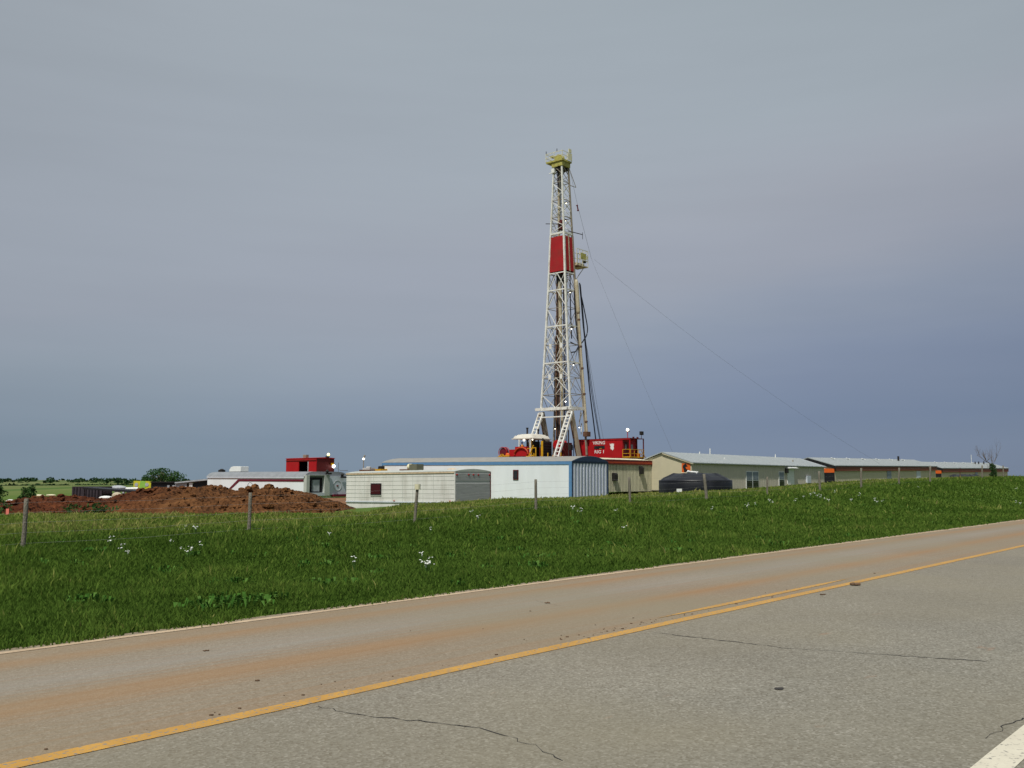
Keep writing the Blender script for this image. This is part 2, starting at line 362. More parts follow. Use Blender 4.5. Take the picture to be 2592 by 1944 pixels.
# ------------------------------------------------------------------ road
def sheet(name, s0, s1, d0, d1, z, m, ns=80, jag=0, taper=0):
    vs = []; fs = []
    for i in range(ns+1):
        s = s0+(s1-s0)*i/ns
        j0 = random.uniform(-jag, jag); j1 = random.uniform(-jag, jag)
        k = min(1, (s1-s)/taper, (s-s0)/taper) if taper else 1
        mid = (d0+d1)/2
        vs += [(s, mid+(d0-mid)*k+j0, z), (s, mid+(d1-mid)*k+j1, z)]
    for i in range(ns): fs.append((2*i, 2*i+2, 2*i+3, 2*i+1))
    me = bpy.data.meshes.new(name); me.from_pydata(vs, [], fs); me.materials.append(m)
    o = bpy.data.objects.new(name, me); COL.objects.link(o); o.rotation_euler.z = ROT; o['kind'] = 'structure'
    return o
def road_material():
    m = bpy.data.materials.new('worn_asphalt'); m.use_nodes = True; nt = m.node_tree; N = nt.nodes; L = nt.links; b = N['Principled BSDF']
    b.inputs['Specular IOR Level'].default_value = .2
    tc = N.new('ShaderNodeTexCoord'); sp = N.new('ShaderNodeSeparateXYZ'); L.new(tc.outputs['Object'], sp.inputs[0])
    def noise(sc, det=5, stretch=None, rough=.5):
        t = N.new('ShaderNodeTexNoise'); t.inputs['Scale'].default_value = sc; t.inputs['Detail'].default_value = det; t.inputs['Roughness'].default_value = rough
        if stretch:
            mp = N.new('ShaderNodeMapping'); mp.inputs['Scale'].default_value = stretch; L.new(tc.outputs['Object'], mp.inputs[0]); L.new(mp.outputs[0], t.inputs[0])
        else: L.new(tc.outputs['Object'], t.inputs[0])
        return t.outputs[0]
    def Mh(op, a, c=None):
        x = N.new('ShaderNodeMath'); x.operation = op
        for i, v in enumerate((a, c)):
            if v is None: continue
            if isinstance(v, (int, float)): x.inputs[i].default_value = v
            else: L.new(v, x.inputs[i])
        return x.outputs[0]
    def mix(f, a, c, bt='MIX'):
        x = N.new('ShaderNodeMix'); x.data_type = 'RGBA'; x.blend_type = bt
        for sock, v in ((x.inputs['Factor'], f), (x.inputs[6], a), (x.inputs[7], c)):
            if isinstance(v, (int, float)): sock.default_value = v
            elif isinstance(v, tuple): sock.default_value = v+(1,)
            else: L.new(v, sock)
        return x.outputs[2]
    # stones of the chip seal
    vo = N.new('ShaderNodeTexVoronoi'); vo.inputs['Scale'].default_value = 62; L.new(tc.outputs['Object'], vo.inputs[0])
    st = N.new('ShaderNodeSeparateColor'); L.new(vo.outputs['Color'], st.inputs[0])
    r = N.new('ShaderNodeValToRGB'); e = r.color_ramp.elements
    e[0].position = 0; e[0].color = (.135, .122, .095, 1); e[1].position = 1; e[1].color = (.29, .275, .235, 1)
    x = e.new(.35); x.color = (.186, .175, .143, 1); x = e.new(.8); x.color = (.212, .201, .166, 1)
    L.new(st.outputs[0], r.inputs[0])
    base = r.outputs[0]
    vo2 = N.new('ShaderNodeTexVoronoi'); vo2.inputs['Scale'].default_value = 21; L.new(tc.outputs['Object'], vo2.inputs[0])
    st2 = N.new('ShaderNodeSeparateColor'); L.new(vo2.outputs['Color'], st2.inputs[0])
    g2 = N.new('ShaderNodeMapRange'); g2.inputs['To Min'].default_value = .93; g2.inputs['To Max'].default_value = 1.07; L.new(st2.outputs[0], g2.inputs['Value'])
    base = mix(1.0, base, g2.outputs[0], 'MULTIPLY')
    bl = noise(.35, 5); gl = N.new('ShaderNodeMapRange'); gl.inputs['From Min'].default_value = .3; gl.inputs['From Max'].default_value = .7
    gl.inputs['To Min'].default_value = .90; gl.inputs['To Max'].default_value = 1.10; L.new(bl, gl.inputs['Value'])
    base = mix(1.0, base, gl.outputs[0], 'MULTIPLY')
    # red dirt carried along the wheel tracks of the far lane
    y = Mh('ADD', sp.outputs[1], Mh('MULTIPLY', Mh('SUBTRACT', noise(1, 3, (.05, .8, 1)), .5), .5))
    def band(c, w):
        return Mh('POWER', 2.718, Mh('MULTIPLY', Mh('POWER', Mh('ABSOLUTE', Mh('DIVIDE', Mh('SUBTRACT', y, c), w)), 2.0), -1.0))
    streak = noise(1.0, 6, (.12, 6, 1), .6)
    far = N.new('ShaderNodeMapRange'); far.inputs['From Min'].default_value = 5.35; far.inputs['From Max'].default_value = 5.9; L.new(sp.outputs[1], far.inputs['Value'])
    nearl = N.new('ShaderNodeMapRange'); nearl.inputs['From Min'].default_value = 2.2; nearl.inputs['From Max'].default_value = 5.2; L.new(sp.outputs[1], nearl.inputs['Value'])
    tanf = Mh('ADD', Mh('MULTIPLY', far.outputs[0], .38), Mh('MULTIPLY', nearl.outputs[0], .12))
    tanf = Mh('MULTIPLY', tanf, Mh('ADD', Mh('MULTIPLY', noise(.5, 5, (.3, 1, 1)), 1.1), .45))
    base = mix(tanf, base, (.255, .185, .115))
    trk = Mh('ADD', Mh('ADD', Mh('MULTIPLY', band(6.85, .30), .85), Mh('MULTIPLY', band(8.62, .20), .75)), Mh('MULTIPLY', band(5.72, .16), .35))
    trk = Mh('ADD', trk, Mh('MULTIPLY', band(9.05, .14), .4))
    trk = Mh('MULTIPLY', trk, Mh('ADD', Mh('MULTIPLY', streak, 1.0), .22))
    base = mix(Mh('MULTIPLY', Mh('MINIMUM', trk, .85), .90), base, (.285, .160, .070))
    fs = noise(1.0, 5, (.035, 9, 1), .65); fr = N.new('ShaderNodeValToRGB'); fr.color_ramp.elements[0].position = .50; fr.color_ramp.elements[1].position = .66; L.new(fs, fr.inputs[0])
    base = mix(Mh('MULTIPLY', Mh('MULTIPLY', fr.outputs[0], far.outputs[0]), .42), base, (.24, .135, .062))
    pale = Mh('MULTIPLY', band(7.75, .42), Mh('MULTIPLY', streak, .55))
    base = mix(pale, base, (.27, .265, .25))
    pt = noise(.22, 4); pr = N.new('ShaderNodeMapRange'); pr.inputs['From Min'].default_value = .42; pr.inputs['From Max'].default_value = .66; pr.inputs['To Max'].default_value = .5; L.new(pt, pr.inputs['Value'])
    base = mix(pr.outputs[0], base, (.215, .190, .130))
    # small red stains in the near lane
    sn = noise(1.0, 4, (1.2, 2.6, 1)); rs = N.new('ShaderNodeValToRGB'); rs.color_ramp.elements[0].position = .70; rs.color_ramp.elements[1].position = .78; L.new(sn, rs.inputs[0])
    base = mix(Mh('MULTIPLY', rs.outputs[0], .35), base, (.33, .15, .07))
    L.new(base, b.inputs['Base Color']); b.inputs['Roughness'].default_value = .85
    bp = N.new('ShaderNodeBump'); bp.inputs['Strength'].default_value = .35; bp.inputs['Distance'].default_value = .008
    L.new(vo.outputs['Distance'], bp.inputs['Height']); L.new(bp.outputs[0], b.inputs['Normal'])
    return m
def paint_material(name, col, col2, wear=.55, bare=(.19, .18, .16)):
    m = bpy.data.materials.new(name); m.use_nodes = True; nt = m.node_tree; N = nt.nodes; L = nt.links; b = N['Principled BSDF']
    b.inputs['Roughness'].default_value = .7; tc = N.new('ShaderNodeTexCoord')
    n = N.new('ShaderNodeTexNoise'); n.inputs['Scale'].default_value = 3; n.inputs['Detail'].default_value = 8; n.inputs['Roughness'].default_value = .7; L.new(tc.outputs['Object'], n.inputs[0])
    r = N.new('ShaderNodeValToRGB'); r.color_ramp.elements[0].position = .35; r.color_ramp.elements[0].color = col+(1,); r.color_ramp.elements[1].position = .7; r.color_ramp.elements[1].color = col2+(1,)
    L.new(n.outputs[0], r.inputs[0])
    v = N.new('ShaderNodeTexNoise'); v.inputs['Scale'].default_value = 34; v.inputs['Detail'].default_value = 4; L.new(tc.outputs['Object'], v.inputs[0])
    r2 = N.new('ShaderNodeValToRGB'); r2.color_ramp.elements[0].position = wear; r2.color_ramp.elements[1].position = wear+.12; L.new(v.outputs[0], r2.inputs[0])
    mx = N.new('ShaderNodeMix'); mx.data_type = 'RGBA'; L.new(r2.outputs[0], mx.inputs['Factor']); L.new(r.outputs[0], mx.inputs[6]); mx.inputs[7].default_value = bare+(1,)
    L.new(mx.outputs[2], b.inputs['Base Color']); return m
def roads():
    _s = lambda px: (W(0, 5.84)+U*solve(W(0, 5.84), U, px, 1500)).dot(U)
    YS0, YS1 = _s(1665), _s(2150)
    o = sheet('road', -160, 900, -2.6, 9.42, 0, road_material(), 10)
    yel = paint_material('yellow_road_paint', (.50, .27, .045), (.38, .20, .035), .54)
    wht = paint_material('dirty_white_road_paint', (.50, .38, .25), (.40, .29, .18), .56, (.25, .2, .15))
    wh2 = paint_material('white_road_paint', (.62, .58, .46), (.52, .48, .38), .58)
    sheet('yellow_line', -160, 900, 5.49, 5.635, .004, yel, 900, .008)
    sheet('yellow_line', YS0, YS1, 5.79, 5.90, .004, yel, 80, .006, taper=1.2)
    sheet('white_line', -160, 900, 9.16, 9.27, .004, wht, 900, .012)
    sheet('white_line', -160, 900, 1.375, 1.545, .004, wh2, 900, .010)
    crackm = mat('crack_fill', (.035, .032, .03), .9, .3)
    soil = mat('red_mud', (.10, .05, .03), .95, .4)
    def onroad(px, py):
        r = ray(px, py); k = -EYE/r.z; s, d = toSD(Vector((r.x*k, r.y*k, 0))); return s, d
    def crack(pts, w=.011):
        P = [onroad(*p) for p in pts]; L_ = []
        for a, b in zip(P, P[1:]):
            n = max(2, int(math.hypot(a[0]-b[0], a[1]-b[1])/.06))
            for i in range(n): L_.append((a[0]+(b[0]-a[0])*i/n+random.gauss(0, .012), a[1]+(b[1]-a[1])*i/n+random.gauss(0, .012)))
        mb = MB(); vs = []; fs = []
        for i, (s, d) in enumerate(L_):
            t = Vector((L_[min(i+1, len(L_)-1)][0]-L_[max(i-1, 0)][0], L_[min(i+1, len(L_)-1)][1]-L_[max(i-1, 0)][1], 0)).normalized()
            k = w*random.uniform(.1, 1.1)*(.4+.6*abs(math.sin(i*.11)))
            vs += [(s-t.y*k/2, d+t.x*k/2, .003), (s+t.y*k/2, d-t.x*k/2, .003)]
        for i in range(len(L_)-1): fs.append((2*i, 2*i+1, 2*i+3, 2*i+2))
        me = bpy.data.meshes.new('road_crack'); me.from_pydata(vs, [], fs); me.materials.append(crackm)
        o = bpy.data.objects.new('road_crack', me); COL.objects.link(o); o.rotation_euler.z = ROT; o['kind'] = 'structure'
    crack([(808, 1787), (850, 1800), (950, 1815), (1100, 1830), (1210, 1842), (1290, 1866), (1370, 1895), (1432, 1935)], .017)
    crack([(1657, 1602), (1710, 1608), (1860, 1625), (2000, 1642), (2100, 1648), (2250, 1658), (2400, 1668), (2520, 1676)], .022)
    crack([(1350, 1520), (1390, 1529), (1430, 1536)], .008)
    crack([(2490, 1870), (2540, 1845), (2592, 1812)], .012)
    def blot(px, py, w, h, m, name, z=.005):
        s, d = onroad(px, py); n = 14
        vs = [(s+w*math.cos(2*math.pi*k/n)*random.uniform(.7, 1.1), d+h*math.sin(2*math.pi*k/n)*random.uniform(.7, 1.1), z) for k in range(n)]
        me = bpy.data.meshes.new(name); me.from_pydata(vs, [], [tuple(range(n))]); me.materials.append(m)
        o = bpy.data.objects.new(name, me); COL.objects.link(o); o.rotation_euler.z = ROT; o['kind'] = 'structure'
    blot(1973, 1744, .05, .035, crackm, 'tar_spot')
    return onroad
onroad = roads()
def clod(px, py, r, m, label):
    q = ray(px, py); k = -EYE/q.z
    mb = MB()
    for i in range(7):
        a = random.uniform(0, 6.28); d = random.uniform(0, r*1.5); mb.sphere((math.cos(a)*d, math.sin(a)*d*.6, r*.22), r*random.uniform(.25, .6), 7, 5, sq=(1, .8, .55))
    o = mb.build('mud_clod', m, loc=(q.x*k, q.y*k, .002)); tag(o, label, 'mud clod')
mud = mat('dry_mud', (.12, .075, .045), .95, .4, 20)
clod(2162, 1482, .085, mud, 'dark clod of mud by the end of the doubled yellow line')
clod(523, 1648, .022, mud, 'small brown clod in the far lane at the left')
clod(1383, 1527, .03, mud, 'flat brown clod in the middle of the far lane')
clod(655, 1724, .018, mud, 'tiny dark clod lying just above the yellow line on the left')
clod(2084, 1506, .03, mud, 'small reddish clod just below the yellow line on the right')

def specks():
    mb = MB()
    for i in range(150):
        f = random.random()
        s_ = random.choice((random.gauss(9.5, 2.2), random.gauss(8.6, .9), random.gauss(5, 2.5))); d_ = random.choice((5.70+abs(random.gauss(0, .05)), 5.70+abs(random.gauss(0, .12)), random.uniform(5.4, 9.0)))
        if d_ > 6.1 and random.random() < .7: continue
        p = W(s_, d_, .004); r = min(.016, random.expovariate(1/.004)+.002); mb.sphere(p, r, 5, 3, 0, (1.3, 1, .5))
    tag(mb.build('mud_specks', mud), 'dry mud crumbs scattered along the yellow line in the far lane', 'mud', kind='stuff')
specks()

# ------------------------------------------------------------------ grass and weeds
def leafmat(name, stops, trans=.3, attr=True):
    m = bpy.data.materials.new(name); m.use_nodes = True; nt = m.node_tree; N = nt.nodes; L = nt.links; N.clear()
    out = N.new('ShaderNodeOutputMaterial'); d = N.new('ShaderNodeBsdfDiffuse'); t = N.new('ShaderNodeBsdfTranslucent'); mx = N.new('ShaderNodeMixShader'); mx.inputs[0].default_value = trans
    L.new(d.outputs[0], mx.inputs[1]); L.new(t.outputs[0], mx.inputs[2]); L.new(mx.outputs[0], out.inputs[0])
    a = N.new('ShaderNodeAttribute'); a.attribute_name = 'tint'
    r = N.new('ShaderNodeValToRGB'); e = r.color_ramp.elements
    e[0].position, e[0].color = stops[0][0], stops[0][1]+(1,); e[1].position, e[1].color = stops[-1][0], stops[-1][1]+(1,)
    for p, c in stops[1:-1]: x = e.new(p); x.color = c+(1,)
    L.new(a.outputs['Fac'], r.inputs[0]); L.new(r.outputs[0], d.inputs[0]); L.new(r.outputs[0], t.inputs[0]); return m
def npmesh(name, co, tris, m, tint=None, nper=3):
    me = bpy.data.meshes.new(name); me.vertices.add(len(co)); me.vertices.foreach_set('co', co.astype(np.float32).ravel())
    me.loops.add(tris.size); me.loops.foreach_set('vertex_index', tris.astype(np.int32).ravel()); me.polygons.add(len(tris))
    me.polygons.foreach_set('loop_start', np.arange(0, tris.size, tris.shape[1], dtype=np.int32)); me.polygons.foreach_set('loop_total', np.full(len(tris), tris.shape[1], np.int32))
    me.update(calc_edges=True)
    if tint is not None:
        at = me.attributes.new('tint', 'FLOAT', 'POINT'); at.data.foreach_set('value', tint.astype(np.float32))
    me.materials.append(m); o = bpy.data.objects.new(name, me); COL.objects.link(o); return o
def grass():
    n = 1080000
    ang = rng.uniform(R(-52), R(39), n); r = np.exp(rng.uniform(math.log(8.8), math.log(135), n))
    x = np.sin(ang)*r; y = np.cos(ang)*r
    s = x*U.x+y*U.y; d = x*V.x+y*V.y
    pileok = ~((y > 45) & (x < -7) & (d > 34))
    keep = (d > 9.40-.16*rng.random(n)**3+.10*vnoise(s, d*0, 3.1, 8, 2)) & (d < 56) & (s > -40) & pileok
    x, y, s, d, r = x[keep], y[keep], s[keep], d[keep], r[keep]; n = len(x)
    big = .7*vnoise(s, d, .5)+.6*vnoise(s, d, .16, 8, 13); med = vnoise(s, d, 1.7, 8, 9); fine = vnoise(s, d, 4.6, 8, 17)
    edge = sst(d, 9.4, 10.6)
    h = (.06+.05*edge)*(1+.35*big+.35*med+.2*fine)*rng.uniform(.5, 1.35, n)
    h = h*(1+.7*sst(d, 17, 24)*(1-.5*sst(d, 25, 34))); h = np.clip(h, .03, .5)
    # a few taller bent stalks
    tall = rng.random(n) < .012+.03*sst(d, 18, 23)*(vnoise(s, d, .9, 8, 4) > .1); h[tall] *= 1.55
    w = .0028+.00066*r+.0015*rng.random(n)
    z = np.where(d < 9.45, -.01, hgt(s, d))
    a = rng.uniform(0, 2*math.pi, n); tx, ty = np.cos(a), np.sin(a)
    la = rng.uniform(0, 2*math.pi, n); lean = rng.uniform(.1, .8, n)*h
    lx, ly = np.cos(la)*lean, np.sin(la)*lean
    P0 = np.stack([x-tx*w, y-ty*w, z-.02], 1); P1 = np.stack([x+tx*w, y+ty*w, z-.02], 1)
    mx_, my_ = x+lx*.35, y+ly*.35
    P2 = np.stack([mx_-tx*w*.8, my_-ty*w*.8, z+h*.6], 1); P3 = np.stack([mx_+tx*w*.8, my_+ty*w*.8, z+h*.6], 1)
    P4 = np.stack([x+lx, y+ly, z+h], 1)
    co = np.stack([P0, P1, P2, P3, P4], 1).reshape(-1, 3)
    b = (np.arange(n)*5)[:, None]
    tr = np.concatenate([b+np.array([[0, 1, 3]]), b+np.array([[0, 3, 2]]), b+np.array([[2, 3, 4]])])
    tint = .42+.17*big+.15*med+.08*fine+rng.normal(0, .11, n)+.30*sst(d, 23.5, 30)-.05*edge*(1-sst(d, 17, 24))
    tint[tall] += .30
    tint = np.clip(tint, 0, 1)
    m = leafmat('grass_blades', [(0, (.056, .104, .017)), (.3, (.084, .150, .024)), (.55, (.122, .198, .034)), (.78, (.190, .242, .050)), (1, (.31, .30, .10))], .42)
    o = npmesh('grass', co, tr, m, np.repeat(tint, 5)); tag(o, 'green roadside grass on the bank between road and fence', 'grass', kind='stuff')
grass()
def weeds():                              # broad leaves low in the verge
    n = 9000
    ang = rng.uniform(R(-33), R(34), n); r = np.exp(rng.uniform(math.log(11), math.log(60), n)); x = np.sin(ang)*r; y = np.cos(ang)*r
    s = x*U.x+y*U.y; d = x*V.x+y*V.y; k = (d > 9.7) & (d < 30) & (vnoise(s, d, 2.1, 8, 5) > .50) & (rng.random(len(s)) < .55); x, y, s, d, r = x[k], y[k], s[k], d[k], r[k]; n = len(x)
    m_ = 7; X = np.repeat(x, m_)+rng.normal(0, .06, n*m_); Y = np.repeat(y, m_)+rng.normal(0, .06, n*m_); N_ = n*m_
    z = hgt(X*U.x+Y*U.y, X*V.x+Y*V.y); a = rng.uniform(0, 6.28, N_); L_ = rng.uniform(.05, .13, N_); w = L_*.22; up = rng.uniform(.03, .12, N_)
    dx, dy = np.cos(a), np.sin(a)
    c0 = np.stack([X, Y, z+.03], 1); c1 = np.stack([X+dx*L_*.5-dy*w, Y+dy*L_*.5+dx*w, z+up+.05], 1); c2 = np.stack([X+dx*L_, Y+dy*L_, z+up+.04], 1); c3 = np.stack([X+dx*L_*.5+dy*w, Y+dy*L_*.5-dx*w, z+up+.05], 1)
    co = np.stack([c0, c1, c2, c3], 1).reshape(-1, 3); q = (np.arange(N_)*4)[:, None]+np.array([[0, 1, 2, 3]])
    m = leafmat('weed_leaves', [(0, (.03, .085, .015)), (.6, (.06, .145, .025)), (1, (.11, .20, .045))], .2)
    o = npmesh('weeds', co, q, m, np.repeat(rng.random(N_), 4)); tag(o, 'low broad-leaved weeds scattered through the roadside grass', 'weeds', kind='stuff')
weeds()

FLP = [(455, 1353), (468, 1349), (492, 1357), (432, 1383), (307, 1405), (321, 1415), (458, 1402), (507, 1394), (483, 1410), (475, 1415), (895, 1448), (1066, 1424), (1068, 1447), (1088, 1440), (1080, 1455), (1087, 1454), (1090, 1350), (1209, 1328), (1193, 1306), (279, 1389), (832, 1365), (1462, 1303), (1471, 1308), (1452, 1300), (1559, 1302), (1803, 1297), (1891, 1292), (1580, 1349), (1895, 1284), (1947, 1276), (1956, 1279), (2014, 1275), (2035, 1265), (2070, 1264), (2078, 1266), (2097, 1275), (2062, 1256), (2215, 1276), (2221, 1277), (2233, 1274), (2176, 1264), (2156, 1274), (2325, 1237), (2572, 1279), (2584, 1281), (2573, 1242), (2114, 1252), (2052, 1262), (2088, 1270), (1912, 1282)]
def flowers():
    fm = mat('white_petals', (.78, .80, .74), .7, .03); sm = mat('flower_stem', (.05, .12, .02), .8, .2)
    protos = []
    for v in range(3):
        mb = MB()
        for k in range(5+v*2):
            a = random.uniform(0, 6.28); q = random.uniform(0, .07); h = random.uniform(.16, .27)
            x, y = math.cos(a)*q, math.sin(a)*q
            mb.tube([(x*.3, y*.3, 0), (x, y, h)], .003, 4, 1)
            mb.sphere((x, y, h), random.uniform(.012, .023), 7, 5, 0, (1, 1, .45))
        protos.append(mb)
    objs = []
    for i, (px, py) in enumerate(FLP):
        p = hit(px, py+3)
        where = ('left of the tall leaning post' if px < 600 else 'below the post with the cream cap' if px < 1300 else 'on the middle of the bank' if px < 1850 else 'on the right of the bank under the gravel-toned cabins')
        where = ('on the left stretch of the bank' if px < 600 else 'below the cream cap post' if px < 1300 else 'on the middle stretch of the bank' if px < 1850 else 'on the right stretch of the bank')
        if i < 3:
            o = protos[i].build('white_flower', [fm, sm]); objs.append(o)
        else:
            o = objs[i % 3].copy(); COL.objects.link(o)
        o.location = (p.x, p.y, p.z); o.rotation_euler.z = random.uniform(0, 6); k = random.uniform(.7, 1.2)*(1+p.y/120); o.scale = (k, k, k*.9)
        tag(o, 'small white wildflower cluster '+where, 'wildflower', 'white wildflowers '+where)
flowers()

# ------------------------------------------------------------------ fence
def fence():
    root = empty('wire_fence', W(10, 23.3, 0), 'wire fence on weathered wooden posts along the grass bank', 'fence')
    org = root.location.copy(); inv = (Matrix.Translation(org) @ Matrix.Rotation(ROT, 4, 'Z')).inverted()
    # post base px,py, top px,py, radius
    P = [(56, 1394, 67, 1262, .052), (628, 1352, 634, 1247, .052), (1048, 1328, 1057, 1230, .05), (1357, 1298, 1356, 1213, .055), (1595, 1283, 1592, 1207, .055), (1790, 1267, 1782, 1200, .075), (1941, 1256, 1942, 1207, .05), (2076, 1248, 2073, 1193, .07), (2180, 1234, 2180, 1185, .07), (2275, 1232, 2276, 1184, .07), (2354, 1219, 2355, 1179, .075), (2430, 1218, 2430, 1184, .03), (2486, 1210, 2486, 1178, .07), (2540, 1205, 2539, 1178, .06)]
    base = W(0, 23.3, 0); tops = []
    P = [(-330, 1420, -330, 1280, .07)]+P+[(2592+60, 1203, 2592+60, 1174, .065), (2720, 1200, 2720, 1172, .065)]
    for i, (bx, by, tx, ty, r) in enumerate(P):
        t = solve(base, U, bx, by); p = base+U*t; p.z = hw(p.x, p.y)
        rr = ray(tx, ty); top = Vector((rr.x*p.y/rr.y, p.y, EYE+rr.z*p.y/rr.y))
        if top.z-p.z < .9: top.z = p.z+.95
        if top.z-p.z > 1.45: top.z = p.z+1.35
        a = inv @ (p-Vector((0, 0, .25))); b = inv @ top; mid = (a+b)/2+Vector((random.uniform(-.015, .015), random.uniform(-.015, .015), 0))
        steel = i == 12
        mb = MB()
        if steel: mb.bar(a, b, .035); mb.bar(b-Vector((0, 0, .05)), b, .05)
        else: mb.tube([a, a.lerp(mid, .5), mid, mid.lerp(b, .6), b-Vector((0, 0, .02)), b], [r*1.08, r*1.04, r, r*.97, r*.95, r*.72], 10)
        o = mb.build('post', M['darkred'] if steel else M['wood'], root, smooth=not steel)
        if steel: o['label'] = 'thin rusty steel fence post'
        if i == 3:
            MB().tube([b+Vector((0, 0, -.12)), b+Vector((0, 0, .06))], .10, 10).build('cap', M['capw'], o); o['label'] = 'leaning post with a cream cap on top'
        tops.append((a+Vector((0, 0, .25)), b, r))
    for k in range(5):
        f = [.16, .36, .55, .74, .93][k]; mb = MB()
        for (a0, b0, r0), (a1, b1, r1) in zip(tops, tops[1:]):
            p = a0.lerp(b0, f)+Vector((0, -r0-.01, 0)); q = a1.lerp(b1, f)+Vector((0, -r1-.01, 0))
            pts = [p.lerp(q, i/6)-Vector((0, 0, .05*math.sin(math.pi*i/6)*(.4+random.random()*.6))) for i in range(7)]
            mb.tube(pts, .0022, 3)
        mb.build('wire', M['fwire'], root)
fence()

# ------------------------------------------------------------------ trailers and cabins
def ribs(mb, x0, x1, z0, z1, y, n, w, dpt, ax='x'):
    for i in range(n):
        c = x0+(x1-x0)*(i+.5)/n
        if ax == 'x': mb.box((c-w/2, y-dpt, z0), (c+w/2, y, z1))
        else: mb.box((y-dpt, c-w/2, z0), (y, c+w/2, z1))

def white_trailer():
    S = Site(1447, 85); S2 = S
    Wd = S.x(1538); L_ = S.y(967); ez = S.zx(1167.5)
    t = empty('shop_trailer', S.p, 'long white trailer with blue corner trim and arched grey roof', 'trailer', rx=.007)
    B((.02, .02, -.3), (Wd-.02, L_-.02, ez-.02)).build('wall', M['white'], t)
    mb = MB()
    for i in range(1, 20): y = L_*i/20; mb.box((.012, y-.008, .35), (.02, y+.008, ez-.35))
    mb.build('panel_seam', M['white'], t)
    mb = MB().box((-.03, .30, ez-.28), (.02, L_, ez)); mb.build('eave_trim', M['blue'], t)
    MB().box((-.045, -.03, -.3), (.02, .30, ez)).build('corner_post', M['blue'], t)
    MB().box((-.03, L_-.02, .3), (.3, L_+.05, ez)).build('corner_post', M['blue'], t)
    # end wall
    mb = MB().box((.02, -.012, -.3), (Wd-.02, .02, ez-.15)); mb.build('end_wall', M['groove'], t)
    mb = MB(); ribs(mb, .12, Wd-.14, -.3, ez-.15, -.012, 11, .19, .05); mb.build('rib', M['endsteel'], t)
    MB().box((Wd-.12, -.07, -.3), (Wd+.02, .02, ez)).build('corner_post', M['darkblue'], t)
    MB().box((-.045, -.07, -.3), (.09, -.03, ez-.12)).build('corner_post', M['darkblue'], t)
    rise = S.zx(1153.5)-ez
    ap = arch(Wd+.06, ez, rise, 14, -.03)
    MB().prism(ap, 'y', -.10, -.02).build('end_fascia', M['darkblue'], t)
    mb = MB().box((.03, -.075, ez-.16), (Wd-.03, -.02, ez)); mb.build('end_header', M['darkblue'], t)
    outer = [(u, z+.03) for u, z in ap]; mb = MB()
    mb.prism(outer+[(Wd+.03, ez), (-.03, ez)], 'y', -.02, L_+.1); mb.build('roof', M['roofgrey'], t)
    y0 = S.y(1305.5); z0 = S.zx(1203, 0, y0)
    f = B((-.05, y0-.32, z0-.46), (.0, y0+.32, z0+.46)).build('window', M['darkred'], t)
    B((-.06, y0-.24, z0-.38), (-.048, y0+.24, z0+.38)).build('pane', M['glass'], f)
    MB().box((.05, .05, .0), (Wd-.05, L_-.05, .36)).build('skid', M['black'], t)
white_trailer()

